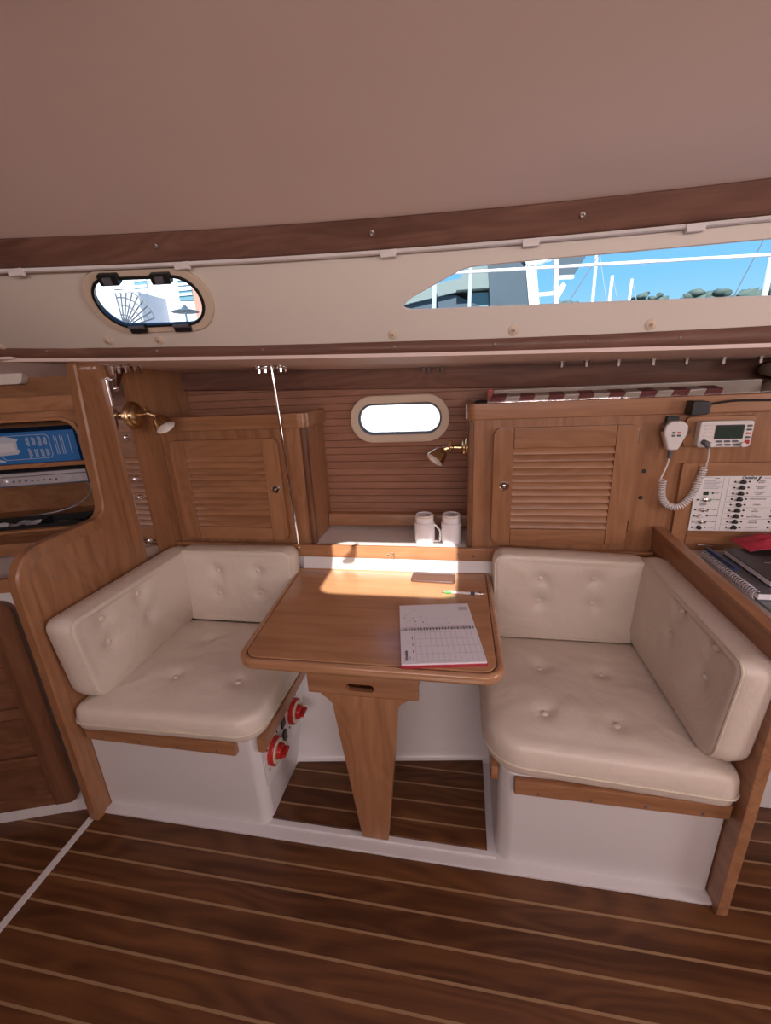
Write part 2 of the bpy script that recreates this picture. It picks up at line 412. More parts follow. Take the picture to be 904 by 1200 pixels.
# ceiling with hatch opening
HX0, HX1, HY0, HY1 = -.490, -.014, .050, .485
def ceil_z(x, y):
    yb, zb = beam_t(x); c = -.15; zt = 1.800
    if y >= c: return zb+(zt-zb)*(1-((y-c)/(yb-c))**2)
    return zb+(zt-zb)*(1-min(1.2, ((y-c)/(-1.45-c))**2))
cy_ = lambda x, t: -1.47+(beam_t(x)[0]+.012+1.47)*t
ct_ = lambda x, y: (y+1.47)/(beam_t(x)[0]+.012+1.47)
outer = [(XA+(XB-XA)*i/60, 0) for i in range(61)]+[(XB-(XB-XA)*i/60, 1) for i in range(61)]
hole = [(x, ct_(x, y)) for x, y in rrect(HX0, HX1, HY0, HY1, .05)]
ce = struct(obj('ceiling', sheet(outer, [hole], lambda x, t: Vector((x, cy_(x, t), ceil_z(x, cy_(x, t)))), 60, 34), 'headliner', None, ang=80))
solid(ce, .03, 1)
# make sure the solidify goes up
hf = thing('deck_hatch', 'cream framed deck hatch in the overhead', 'hatch', (-.25, .25, 1.78))
zz = lambda v: (v[0], v[1], ceil_z(v[0], v[1])+v[2])
obj('hatch_frame', MB().ring(rrect(HX0-.03, HX1+.03, HY0-.03, HY1+.03, .06), rrect(HX0, HX1, HY0, HY1, .05), 'z', -.006, .05, zz), 'cabin_cream', hf)
obj('hook_shadow_caster', MB().tube([(-.405, .452, 1.785), (-.405, .41, 1.765), (-.42, .385, 1.755), (-.45, .36, 1.765)], [.009, .012, .022, .012], 8), 'grey_rubber', hf)  # invented piece out of view, added to cast the hooked shadow on the table

# cabin side with window cut-outs
port_px_out = [(98, 340), (105, 322), (122, 316), (205, 314), (232, 325), (250, 345), (254, 362), (245, 376), (225, 384), (165, 385), (130, 374), (108, 357)]
pc = cabin_uv(175, 350)
PL = cabin_local(*pc)
def to_local(px, py, F):
    o = F((0, 0, 0)); n = F((0, 0, 1))-o; p = on_plane(px, py, np.array(o), np.array(n)); d = Vector(p)-o
    return (d.dot(F((1, 0, 0))-o), d.dot(F((0, 1, 0))-o))
pts = [to_local(a, b, PL) for a, b in [(112, 344), (243, 356), (180, 321), (195, 378), (98, 340), (255, 362), (175, 314), (195, 387)]]
def oval(a, b, n=40, pw=2.6, c=(0, 0)):
    return [(c[0]+a*math.copysign(abs(math.cos(t))**(2/pw), math.cos(t)), c[1]+b*math.copysign(abs(math.sin(t))**(2/pw), math.sin(t))) for t in [2*pi*i/n for i in range(n)]]
pcx = (pts[0][0]+pts[1][0])/2; pcy = (pts[2][1]+pts[3][1])/2
pa = (pts[1][0]-pts[0][0])/2; pb = (pts[2][1]-pts[3][1])/2
qa = (pts[5][0]-pts[4][0])/2; qb = (pts[6][1]-pts[7][1])/2
def stadium(a, b, n=12, c=(0, 0), f=1.0):
    r = b*f; return rpoly([(c[0]-a, c[1]-b), (c[0]+a, c[1]-b), (c[0]+a, c[1]+b), (c[0]-a, c[1]+b)], min(r, b*.97), n)
def loc2uv(p):
    q = PL((p[0], p[1], 0)); x = q.x; v = .5
    for _ in range(20): v += (q.z-cabin(x, v).z)/max(1e-4, (cabin(x, 1).z-cabin(x, 0).z))
    return (x, v)
port_hole = [loc2uv(p) for p in stadium(pa+.006, pb+.006, 12, (pcx, pcy))]
win_px = [(472, 357), (482, 348), (510, 332), (540, 315.5), (549, 312.5), (560, 310.8), (640, 303), (730, 295), (820, 286.8), (904, 279), (1000, 269), (1100, 258), (1110, 270), (1110, 335), (1100, 338), (1000, 344), (904, 347.5), (820, 350.5), (690, 355.2), (600, 359), (520, 362.3), (483, 363.5), (475, 361.5)]
win_hole = [cabin_uv(a, b) for a, b in win_px]
outer = [(XA+(XB-XA)*i/40, -.02) for i in range(41)]+[(XB-(XB-XA)*i/40, 1.03) for i in range(41)]
ws = struct(obj('wall_port_side', sheet(outer, [port_hole, win_hole], cabin, 60, 6), 'cabin_cream'))
solid(ws, .014, 0)
# fixed long window: pane and dark gasket line
w2 = struct(thing('window_2', 'long tapered fixed window in the cream cabin side', 'window', tuple(cabin(.4, .4))))
del w2['category']
cx_ = sum(p[0] for p in win_hole)/len(win_hole); cv_ = sum(p[1] for p in win_hole)/len(win_hole)
big = [(cx_+(p[0]-cx_)*1.02, cv_+(p[1]-cv_)*1.10) for p in win_hole]
pn = sheet(big, [], lambda x, v: cabin(x, v)-cabin_n(x, v)*.010, 30, 3)
obj('pane', pn, 'window_glass', w2)
gp = [cabin(*p)+Vector((0, -.001, 0)) for p in win_hole]
obj('gasket', MB().tube(gp, .0028, 6, closed=True), 'cabin_cream', w2)

# side-deck underside, rail, beam, upper trim
xs = [XA+(XB-XA)*i/60 for i in range(61)]
m = MB(); ny = 6
for x in xs:
    for j in range(ny+1):
        y = rail_b(x)[0]+.004+(1.76-rail_b(x)[0])*j/ny; m.v.append((x, y, deck_z(x, y)))
for i in range(60):
    for j in range(ny): a = i*(ny+1)+j; m.f.append((a, a+1, a+ny+2, a+ny+1))
sdk = struct(obj('ceiling_side_deck', m, 'headliner')); solid(sdk, .02, 0)
def sweep(name, mt, prof):
    """prof(x) -> list of (y,z) cross-section points"""
    m = MB(); n = len(prof(0))
    for x in xs: m.v += [(x, y, z) for y, z in prof(x)]
    for i in range(60):
        for k_ in range(n): l = (k_+1) % n; m.f.append((i*n+k_, i*n+l, (i+1)*n+l, (i+1)*n+k_))
    m.f += [tuple(range(n)), tuple(range(60*n, 61*n))]
    return struct(obj(name, m, mt, None, ang=50))
def rail_prof(x):
    (y, z0), (_, z1) = rail_b(x), rail_t(x)
    return [(y+.03, z0), (y+.004, z0-.001), (y-.002, z0+.004), (y-.004, (z0+z1)/2), (y-.001, z1-.006), (y+.004, z1-.001), (y+.03, z1)]
rl = sweep('trim_2', 'rail_wood', rail_prof)
def beam_prof(x):
    (y0, z0), (y1, z1) = beam_b(x), beam_t(x)
    return [(y0+.03, z0), (y0+.003, z0-.001), (y0-.002, z0+.004), ((y0+y1)/2-.005, (z0+z1)/2), (y1-.001, z1-.004), (y1+.004, z1+.001), (y1+.035, z1)]
bmb = sweep('trim_3', 'rail_wood', beam_prof)
def ub_prof(x):
    zt = 1.381-.028*x+.002; zb = zt-.088-.004*x if x < .9 else zt-.0916
    return [(1.74, zb), (1.706, zb), (1.70, zb+.006), (1.70, zt), (1.74, zt)]
ub = sweep('trim_4', 'rail_wood', ub_prof)
for (a, b) in [(66, 411), (188, 412), (308, 407), (461, 404.5), (580, 402), (690, 398), (800, 394)]:   # screws in the lower rail
    p = on_y(a, b, 1.19); y, z = rail_b(p[0]); z2 = rail_t(p[0])[1]; screw(rl, (p[0], y-.003, (z+z2)/2), (0, -1, 0), .004, h=.0025)
for (a, b) in [(196, 281), (434, 267), (690, 243)]:
    p = on_y(a, b, 1.08); y0, z0 = beam_b(p[0]); y1, z1 = beam_t(p[0]); screw(bmb, (p[0], (y0+y1)/2-.005, (z0+z1)/2), (0, -1, -.5), .0065, h=.003)
for (a, b) in [(2, 404), (128, 397.5), (188, 397), (461, 391), (602, 386.5), (762, 380)]:  # washers above the rail
    u = cabin_uv(a, b); F = cabin_local(*u)
    w = obj('snap_stud', MB().lathe([(0, .013), (.003, .013), (.004, .009), (.005, .005), (.007, .004)], F((0, 0, .006)), F((0, 0, 1))-F((0, 0, 0)), 16), 'port_cream', ws)
    obj('stud_pin', MB().lathe([(0, .003), (.003, .002)], F((0, 0, .012)), F((0, 0, 1))-F((0, 0, 0)), 8), 'dull_steel', w)
# curtain track under the beam
def tr_prof(x):
    y, z = beam_b(x); return [(y+.002, z-.002), (y-.001, z-.009), (y+.004, z-.012), (y+.014, z-.010), (y+.014, z-.002)]
tk = sweep('trim_5', 'white_plastic', tr_prof)
for (a, b) in [(70, 317), (228, 308), (455, 294), (625, 281), (826, 262)]:
    p = on_y(a, b, 1.12); x = p[0]; y, z = beam_b(x)
    obj('track_clip', MB().hexa([(x-.018, y-.004, z-.019), (x+.016, y-.004, z-.019), (x+.016, y+.01, z-.019), (x-.018, y+.01, z-.019),
                               (x-.021, y-.003, z-.003), (x+.021, y-.003, z-.003), (x+.021, y+.01, z-.003), (x-.021, y+.01, z-.003)]), 'white_plastic', tk, .001)

# opening port (window_1)
w1 = struct(thing('window_1', 'x', 'x', tuple(PL((pcx, pcy, 0))))); del w1['category']; w1['label'] = 'oval opening port with cream frame and black latches in the cabin side'
def fnp(v):
    x, c = loc2uv((v[0], v[1])); return cabin(x, c)+cabin_n(x, c)*(v[2]+.007)
obj('port_frame', MB().ring(stadium(qa, qb, 12, (pcx, pcy)), stadium(pa+.002, pb+.002, 12, (pcx, pcy)), 'z', .001, .010, fnp), 'port_cream', w1, .002)
obj('gasket', MB().ring(stadium(pa+.002, pb+.002, 12, (pcx, pcy)), stadium(pa-.005, pb-.005, 12, (pcx, pcy)), 'z', .0, .013, fnp), 'black_plastic', w1, .001)
obj('pane', MB().prism(stadium(pa-.008, pb-.007, 12, (pcx, pcy)), 'z', .002, .006, fnp), 'window_glass', w1)
for (a, b, dn) in [(133, 322, 0), (192, 321, 0), (165, 380, 1), (218, 379, 1)]:
    u, v = to_local(a, b, PL); F2 = lambda p, u=u, v=v: fnp((u+p[0], v+p[1], p[2]))
    m = MB().prism(rrect(-.024, .024, -.013 if not dn else -.012, .012, .003, 3), 'z', .006, .026 if not dn else .018, F2)
    h = obj('latch' if not dn else 'hinge', m, 'black_plastic', w1, .002)
    if not dn:
        obj('latch_lever', MB().prism(rrect(-.010, .010, -.008, .008, .002, 3), 'z', .026, .034, F2), 'grey_rubber', h, .002)
    else: obj('hinge_pin', MB().tube([F2((-.022, .006, .018)), F2((.022, .006, .018))], .005, 8), 'grey_rubber', h)

# hull wall with slats and hull port
hw = struct(obj('wall_hull', sheet([(XA, -.05), (XB, -.05), (XB, 1.42), (XA, 1.42)], [stadium(.172, .064, 12, (-.248, 1.187))], lambda x, z: Vector((x, 1.742, z)), 30, 4), 'dark_wood_X'))
solid(hw, .02, 0)
SP = .0300; WX, WZ = -.248, 1.187; WA, WBh = .176, .068
zc = .775
while zc < 1.40:
    z0, z1 = zc, zc+SP-.0012
    zm = (z0+z1)/2
    ov = max(0, min(abs(z0-WZ), abs(z1-WZ)) if (z0-WZ)*(z1-WZ) > 0 else 0)
    def sl(a, b):
        obj('slat', MB().prism([(z0, 0), (z1, 0), (z1, .0085), (z1-.0012, .010), (z0+.0012, .010), (z0, .0085)], 'x', a, b, lambda v: (v[0], 1.735-v[2], v[1])), 'slat_wood', hw)
    if ov < WBh:
        hwid = WA-WBh+math.sqrt(max(0, WBh**2-ov**2)); sl(XA, WX-hwid); sl(WX+hwid, XB)
    else: sl(XA, XB)
    zc += SP
w3 = struct(thing('window_3', 'x', 'x', (WX, 1.73, WZ))); del w3['category']; w3['label'] = 'oblong hull port with cream frame in the slatted hull lining'
yw = lambda v: (v[0], 1.735-v[2], v[1])
obj('port_frame', MB().ring(stadium(.201, .093, 12, (WX, WZ)), stadium(.170, .062, 12, (WX, WZ)), 'z', .004, .026, yw), 'port_cream', w3, .004, 3)
obj('gasket', MB().ring(stadium(.172, .064, 12, (WX, WZ)), stadium(.162, .054, 12, (WX, WZ)), 'z', -.005, .012, yw), 'grey_rubber', w3, .001)
obj('pane', MB().prism(stadium(.166, .058, 12, (WX, WZ)), 'z', .0, .004, yw), 'window_glass', w3)

# forward bulkhead (half bulkhead with swept edge)
BX = -1.17
bh = rpoly([(.838, 0), (.838, .935), (1.163, .948), (1.196, 1.50), (1.72, 1.50), (1.72, 0)], [0, .085, .055, 0, 0, 0], 8)
bk = struct(obj('wall_forward_bulkhead', MB().prism(bh, 'x', BX-.03, BX, lambda v: v), 'cabinet_wood_Z', None))
ee = [p for p in bh if p[0] < 1.21 and p[1] < 1.45]
edge = [(BX-.015, p[0], p[1]) for p in ee]
edge = [q for q in edge]+[(BX-.015, 1.193, 1.43)]
edge = [e_ for e_ in edge if e_[2] > .0]
edge = [(BX-.015, .838, 0.002)]+edge
# trim that caps the cut edge
m = MB(); n = len(edge); sec = [(-.019, .026), (-.019, -.003), (-.013, -.008), (.013, -.008), (.018, -.003), (.0185, .026)]
P = [Vector(e_) for e_ in edge]
for i in range(n):
    t = (P[min(n-1, i+1)]-P[max(0, i-1)]).normalized(); out = Vector((0, -t.z, t.y))  # points inboard/up side
    for a, b in sec: m.v.append(tuple(P[i]+Vector((a, 0, 0))-out*b if False else P[i]+Vector((a, 0, 0))+out*(-b)))
for i in range(n-1):
    for k_ in range(6): l = (k_+1) % 6; m.f.append((i*6+k_, i*6+l, (i+1)*6+l, (i+1)*6+k_))
m.f += [tuple(range(6)), tuple(range((n-1)*6, n*6))]
obj('edge_trim', m, 'cabinet_wood_Z', bk, ang=32)
screw(bk, tuple(on_x(62, 678, BX)), (1, 0, 0), .005)
# half bulkhead on the nav side
NX = .650
nb_ = rpoly([(.838, 0), (.838, .79), (1.49, .815), (1.49, 0)], [0, .03, 0, 0], 6)
nbk = struct(obj('wall_nav_bulkhead', MB().prism(nb_, 'x', NX, NX+.026), 'cabinet_wood_Y', None, .003))
obj('cap_rail', MB().hexa([(NX-.004, .85, .785), (NX+.03, .85, .785), (NX+.03, 1.49, .810), (NX-.004, 1.49, .810), (NX-.004, .85, .797), (NX+.03, .85, .797), (NX+.03, 1.49, .822), (NX-.004, 1.49, .822)]), 'cabinet_wood_Y', nbk, .003)

# enclosing hull: starboard side, aft and forward ends (behind the camera)
sw = [rrect(-.9, 1.6, 1.42, 1.64, .05)]
sb = struct(obj('wall_starboard', sheet([(XA, 0), (XB, 0), (XB, 1.76), (XA, 1.76)], sw, lambda x, z: Vector((x, -1.44, z)), 20, 6), 'cabin_cream')); solid(sb, .02, 0)
obj('lower_panel', B(XA, XB, -1.43, -1.40, 0, 1.05), 'cabinet_wood_X', sb)
af = struct(obj('wall_aft', sheet([(-1.5, 0), (1.8, 0), (1.8, 1.95), (-1.5, 1.95)], [rrect(-.5, .2, .9, 1.8, .03)], lambda y, z: Vector((XB, y, z)), 8, 8), 'cabinet_wood_Z')); solid(af, .02, 0)
fw_ = struct(obj('wall_forward', B(XA-.03, XA, -1.5, 1.8, 0, 1.95), 'cabinet_wood_Z'))

# moulded liner: kerb, recess rim, back wall of the recess
RZ = .020
kb = struct(obj('trim_6', MB().prism(rpoly([(BX, .856), (.668, .856), (.668, .96), (BX, .96)], [0, .025, 0, 0]), 'z', 0, .010), 'gelcoat', None, .003))
bl_, br_ = (-.580, 1.118), (.083, 1.208)
rim = [(-.60, .888), (.11, .888), (.11, 1.24), (-.60, 1.14)]
rm = struct(obj('recess_liner', MB().prism(rim, 'z', 0, RZ-.003), 'gelcoat', None, .003))  # moulded rim of the recess, parent of its back wall
m = MB(); prof = [(-.012, RZ-.004), (0, RZ), (.012, RZ+.012), (.022, RZ+.035)]
pr_rows = []
for t, (xb, yb) in enumerate([(-.61, 1.118-.005), (.115, 1.208+.005)]):
    row = [(xb, yb+a, z) for a, z in prof]+[(xb, yb+.04+(1.468-yb-.04)*q, RZ+.035+(.69-RZ-.035)*q**.9) for q in (.15, .4, .7, 1)]
    pr_rows.append(row)
n = len(pr_rows[0]); m.v = pr_rows[0]+pr_rows[1]; m.f = [(i, i+1, n+i+1, n+i) for i in range(n-1)]
solid(obj('liner_back', m, 'gelcoat', rm, ang=60), .01, 0)
# recess floor boards
rf = struct(obj('floor_recess', MB().prism([(-.588, .906), (.083, .903), br_, bl_], 'z', RZ-.006, RZ-.001), 'floor_teak'))
poly = [(-.588, .906), (.083, .903), br_, bl_]
yq = .906
ky = 0
stripes = [.958, 1.021, 1.084, 1.147]
bnds = [.90]+stripes+[1.25]
for a, b in zip(bnds[:-1], bnds[1:]):
    q = clip(clip(poly, 0, -1, -(a+.003)), 0, 1, b-.003)
    if len(q) > 2: obj('plank', MB().prism(q, 'z', RZ-.002, RZ+.004), 'floor_teak', rf)
for s_ in stripes:
    q = clip(clip(poly, 0, -1, -(s_-.003)), 0, 1, s_+.003)
    if len(q) > 2: obj('holly_strip', MB().prism(q, 'z', RZ-.002, RZ+.0036), 'holly', rf)

# ================================================================== DINETTE
def seat_base(label, x0, x1, rr, strip, inner, zt=.357):
    t = thing('settee_box', label, 'settee box', ((x0+x1)/2, 1.1, 0))
    poly = rpoly([(x0, .886), (x1, .886), (x1, 1.44), (x0, 1.44)], rr, 6)
    cx = (x0+x1)/2
    obj('box', MB().prism(poly, 'z', .008, zt), 'gelcoat', t, .004)
    a, b, z0, z1 = strip; obj('front_trim', B(a, b, .866, .886, z0, z1), 'cabinet_wood_X', t, .004)
    for q in np.linspace(a+.06, b-.06, 4): screw(t, (q, .866, z0+.012), (0, -1, 0), .004, 'trim_screw', 'grey_rubber')
    a, b, c, d = inner; obj('side_trim', B(min(a, b), max(a, b), c, d, zt-.045, zt), 'cabinet_wood_Y', t, .004)
    return t
seat_base('white moulded seat base beside the battery switches', BX+.002, -.585, [.0, .035, .03, 0], (-1.155, -.645, .308, .356), (-.585, -.562, .885, 1.28))
seat_base('white moulded seat base beside the nav station', .105, .648, [.045, .0, 0, .03], (.143, .645, .292, .338), (.085, .105, .90, 1.28), .341)
def resample(poly, n):
    P = [Vector(p).to_2d() for p in poly]; P.append(P[0]); d = [0]
    for i in range(len(P)-1): d.append(d[-1]+(P[i+1]-P[i]).length)
    out = []; j = 0
    for k_ in range(n):
        s_ = d[-1]*k_/n
        while d[j+1] < s_: j += 1
        f = (s_-d[j])/max(1e-9, d[j+1]-d[j]); out.append(P[j].lerp(P[j+1], f))
    return out
def cushion(label, outline, T, fn, buttons, er=.028, crown=.012, dim=.012, sig=.03, pipe_w=(.85,), grp=None, wr=.004, seed=0, name='seat_cushion'):
    n = 120; O = resample(outline, n); c = sum(O, Vector((0, 0)))/n
    ar = sum(O[i].cross(O[(i+1) % n]) for i in range(n)); sg = 1 if ar > 0 else -1
    N = []
    for i in range(n): t = (O[(i+2) % n]-O[i-2]).normalized(); N.append(Vector((t.y, -t.x))*sg)
    base = fn((c.x, c.y, 0)); th = thing(name, label, 'cushion', tuple(base), grp)
    prof = [(.014, 0), (.004, .002), (.0, .009), (-.005, T*.45), (-.001, T-er*.75), (er*.12, T-er*.38), (er*.45, T-er*.1), (er, T)]
    K_ = 22; vs = []; m = MB()
    def top(p, k_):
        edge = 1-k_**3.0; h = crown*edge
        for b in buttons:
            r2 = ((p.x-b[0])**2+(p.y-b[1])**2); h -= dim*math.exp(-r2/(2*sig*sig*.35))+dim*.5*math.exp(-r2/(2*(sig*2.2)**2))
        h += wr*edge*(noise.noise(Vector((p.x*9+seed, p.y*9, seed)))*.7+noise.noise(Vector((p.x*24, p.y*22+seed, 3)))*.3)
        return h
    rings = []
    for ins, w in prof: rings.append([(O[i]-N[i]*ins, w) for i in range(n)])
    inner = [O[i]-N[i]*er for i in range(n)]
    for q in range(1, K_):
        k_ = 1-q/K_; rings.append([(c+(inner[i]-c)*k_, T+top(c+(inner[i]-c)*k_, k_)) for i in range(n)])
    for rg in rings: vs += [fn((p.x, p.y, w)) for p, w in rg]
    vs.append(fn((c.x, c.y, T+top(c, 0)))); fs = [tuple(range(n))[::-1]]
    for r in range(len(rings)-1):
        for i in range(n): j = (i+1) % n; fs.append((r*n+i, r*n+j, (r+1)*n+j, (r+1)*n+i))
    last = (len(rings)-1)*n
    for i in range(n): fs.append((last+i, last+(i+1) % n, len(vs)-1))
    m.add(vs, fs); body = obj('cover', m, 'vinyl', th, ang=80)
    for pw in pipe_w:
        w = T-er*.30 if pw > .7 else T*pw; ins = er*.13 if pw > .7 else -.0055
        obj('piping', MB().tube([fn(((O[i]-N[i]*ins).x, (O[i]-N[i]*ins).y, w)) for i in range(n)], .0032, 6, closed=True), 'vinyl_piping', th)
    for b in buttons:
        p = Vector(b); h = T+top(p, .5)+.001; q = fn((b[0], b[1], h)); d = fn((b[0], b[1], h+1))-q
        obj('button', MB().lathe([(-.004, .009), (0, .0095), (.003, .008), (.0048, .004), (.0052, .0005)], q, d, 14), 'vinyl', th)
    return th
# seats (u=x, v=y, w=z)
fz = lambda z: frame((0, 0, z), (1, 0, 0), (0, 1, 0), (0, 0, 1))
zb = lambda a, b, z=.455: tuple(on_z(a, b, z)[:2])
cushion('cream vinyl seat cushion over the battery switches', rpoly([(-1.165, .852), (-.568, .868), (-.555, 1.375), (-1.165, 1.375)], [.03, .075, .03, .02], 8), .082, fz(.358),
        [zb(205, 790), zb(244, 748), (-.70, 1.02), (-.72, 1.20)], crown=.020, dim=.012, sig=.03, pipe_w=(.36,), wr=.009, seed=1.3)
cushion('cream vinyl seat cushion below the nav station', rpoly([(.072, .885), (.648, .852), (.648, 1.385), (.072, 1.385)], [.10, .03, .02, .03], 8), .098, fz(.342),
        [zb(633, 779), zb(705, 787), zb(639, 831), zb(724, 845)], crown=.020, dim=.012, sig=.03, pipe_w=(.34,), wr=.009, seed=5.1)
# back cushions (u=x, v=z, w=-y)
def fy(y, tilt=.08): return frame((0, y, .44), (1, 0, 0), Vector((0, tilt, 1)).normalized(), Vector((0, -1, tilt)).normalized())
def ply(px, py, y=1.365): p = on_y(px, py, y); return (p[0], p[2]-.44)
cushion('cream vinyl back cushion with four buttons by the chrome tie rod', rpoly([(-1.085, .003), (-.628, .003), (-.622, .305), (-1.10, .300)], [.02, .03, .035, .03], 6), .085, fy(1.435, .03),
        [ply(255, 669), ply(302, 669.6), ply(258, 694.5), ply(306, 695)], crown=.012, dim=.013, seed=2.2, name='back_cushion', er=.015, wr=.005)
cushion('cream vinyl back cushion with four buttons below the larger louvred door', rpoly([(.118, .003), (.582, .003), (.605, .300), (.114, .318)], [.03, .02, .03, .035], 6), .085, fy(1.435, .03),
        [ply(634, 679.6), ply(696, 680), ply(631, 705), ply(694, 708)], crown=.012, dim=.013, seed=7.7, name='back_cushion', er=.015, wr=.005)
# side cushions (u=y, v=z, w=+-x)
fl_ = frame((BX+.004, 0, .44), (0, 1, 0), Vector((.03, 0, 1)).normalized(), Vector((1, 0, -.03)).normalized())
def plx(px, py, x): p = on_x(px, py, x); return (p[1], p[2]-.44)
cushion('cream vinyl side cushion along the forward bulkhead', rpoly([(.880, .008), (1.43, .008), (1.43, .300), (.846, .300)], [.06, .02, .03, .03], 6), .088, fl_,
        [plx(165, 695, -1.07), plx(177.5, 718.5, -1.07), plx(122.6, 724.5, -1.07), plx(132.4, 752, -1.07)], crown=.012, dim=.013, seed=3.4, name='side_cushion', er=.015, wr=.005)
fr_ = frame((NX-.004, 0, .45), (0, 1, 0), Vector((.05, 0, 1)).normalized(), Vector((-1, 0, .05)).normalized())
def plr(px, py, x): p = on_x(px, py, x); return (p[1], p[2]-.45)
cushion('cream vinyl side cushion against the nav bulkhead', rpoly([(.862, .004), (1.425, .004), (1.42, .300), (.850, .288)], [.05, .02, .05, .03], 6), .078, fr_,
        [plr(794.5, 716, .58), plr(783, 745, .575), plr(832, 760, .58), plr(820, 794, .575)], crown=.010, dim=.011, seed=4.8, name='side_cushion', er=.016, wr=.005)

# table
TZ = .648
tb = thing('dinette_table', 'varnished wooden dinette table with rounded corners and tapered pedestal leg', 'table', (-.25, 1.16, 0))
TO = [(-.598, .868), (.112, .874), (.109, 1.456), (-.636, 1.448)]
def inset(P, d):
    out = []; n = len(P)
    for i in range(n):
        a, p, b = [Vector(P[j % n]).to_2d() for j in (i-1, i, i+1)]; e1 = (p-a).normalized(); e2 = (b-p).normalized()
        n1 = Vector((-e1.y, e1.x)); n2 = Vector((-e2.y, e2.x)); q = (n1+n2); q = q/(q.length**2/2) if q.length > 1e-6 else n1
        out.append(tuple(p+q*d))
    return out
R0 = [.055, .055, .02, .012]
TI = inset(TO, .020)
obj('tabletop', MB().prism(rpoly(inset(TO, .0212), [.038, .038, .008, .006], 10), 'z', TZ-.024, TZ-.0003), 'table_wood', tb, .0008, 1)
obj('edge_band', MB().ring(rpoly(TO, R0, 10), rpoly(TI, [.038, .038, .008, .006], 10), 'z', TZ-.030, TZ), 'table_wood', tb, .010, 4)
# bracket under the top with a slot handle
slot = rrect(-.298, -.222, .560, .583, .011, 5)
bo = rpoly([(-.404, .546), (-.104, .546), (-.104, .622), (-.404, .622)], [.004]*4, 5)
m = MB().ring(bo, slot, 'y', .888, .905); obj('bracket', m, 'cabinet_wood_X', tb, .0015)
obj('bracket_back', B(-.404, -.104, .905, 1.30, .595, .622), 'cabinet_wood_X', tb, .002)
obj('bracket_inner', B(-.400, -.108, .950, .962, .548, .595), 'cabinet_wood_X', tb, .001)
obj('bracket_base', B(-.400, -.108, .905, .962, .546, .552), 'cabinet_wood_X', tb, .001)
lg = [(-.288, RZ+.002), (-.207, RZ+.002), (-.160, .515), (-.150, .530), (-.128, .546), (-.372, .546), (-.352, .530), (-.340, .515)]
obj('leg', MB().prism(lg, 'y', .886, .926), 'cabinet_wood_Z', tb, .004)
# shelf behind the table with wooden edge
sh = thing('ledge_shelf', 'white shelf ledge with a wooden front edge behind the table', 'shelf', (-.25, 1.6, .70))
SZ = .727
obj('shelf_top', B(BX+.002, NX-.002, 1.474, 1.726, SZ-.02, SZ), 'white_laminate', sh, .002)
obj('front_edge', B(BX+.002, NX-.002, 1.456, 1.474, .688, .738), 'cabinet_wood_X', sh, .004)
obj('lower_panel', B(BX+.002, NX-.002, 1.462, 1.474, .40, .688), 'gelcoat', sh)
obj('back_ledge', MB().prism(rpoly([(1.680, .740), (1.722, .740), (1.722, .792), (1.690, .792)], [.006, 0, 0, .010]), 'x', -.57, .025), 'cabinet_wood_X', sh)
obj('back_board', B(-.57, .025, 1.712, 1.724, SZ, .742), 'slat_wood', sh)
for (a, b) in [(367, 649), (384, 648.5), (455, 650), (460, 648.5), (537, 650.5), (555, 652.5)]:
    p = on_y(a, b, 1.456); screw(sh, tuple(p), (0, -1, 0), .0045, 'hook_screw', h=.004)
p = on_y(462, 650, 1.454)
obj('hook', MB().tube([tuple(p+np.array(q)) for q in [(0, 0, .006), (0, -.012, .004), (-.002, -.016, -.004), (-.004, -.012, -.010), (-.006, -.006, -.008)]], .0016, 6), 'brass', sh)

# ================================================================== LOCKERS
YL = 1.50
def louvre_door(parent, x0, x1, z0, z1, ns, sw_, tr_, brl, kx, kz, hinge=None):
    d = obj('door', MB().prism(rrect(x0+.012, x1-.012, z0+.012, z1-.012, .015, 4), 'y', YL-.004, YL-.001), 'dark_wood_X', parent, label='louvred wooden door')
    f = .022
    out = rrect(x0, x1, z0, z1, .026, 6)
    lh = clip(out, 1, 0, x0+sw_); rh = clip(out, -1, 0, -(x1-sw_)); mid = clip(clip(out, -1, 0, -(x0+sw_+.0008)), 1, 0, x1-sw_-.0008)
    tp = clip(mid, 0, -1, -(z1-tr_)); bt = clip(mid, 0, 1, z0+brl)
    for nm, q, mt_ in (('stile', lh, 'cabinet_wood_Z'), ('stile', rh, 'cabinet_wood_Z'), ('rail', tp, 'cabinet_wood_X'), ('rail', bt, 'cabinet_wood_X')):
        obj(nm, MB().prism(q, 'y', YL-f, YL-.001), mt_, d, .0022, 2)
    a, b = z0+brl, z1-tr_; h = (b-a)/ns; xa, xb = x0+sw_, x1-sw_
    me = None
    for i in range(ns):
        zz_ = a+i*h
        P = [(YL-.0215, .002), (YL-.0215, .007), (YL-.008, h+.003), (YL-.005, h+.003), (YL-.005, .002)]
        if me is None:
            me = mesh('slat', MB().prism([(p[0], p[1]) for p in P], 'x', xa, xb), 'cabinet_wood_X', OFF[d])
        link('slat', me, d, (0, 0, zz_))
    o = (kx, YL-f, kz)
    kn = obj('knob', MB().lathe([(0, .017), (.003, .017), (.005, .0145), (.006, .013), (.004, .0125), (.004, .006), (.009, .005), (.010, .002)], o, (0, -1, 0), 20), 'chrome', d, ang=30)
    if hinge:
        for hz in hinge:
            obj('hinge', MB().tube([(x1+.004, YL-.008, hz-.022), (x1+.004, YL-.008, hz+.022)], .0045, 8), 'steel', d)
    return d
def oz(px, py): p = on_y(px, py, YL-.02); return p[0], p[2]
lk = thing('louvred_locker', 'wooden locker with louvred door beside the chrome tie rod', 'cabinet', (-.87, 1.6, SZ))
prof_ = rpoly([(BX+.002, YL), (-.572, YL), (-.572, 1.722), (BX+.002, 1.722)], [0, .022, 0, 0], 6)
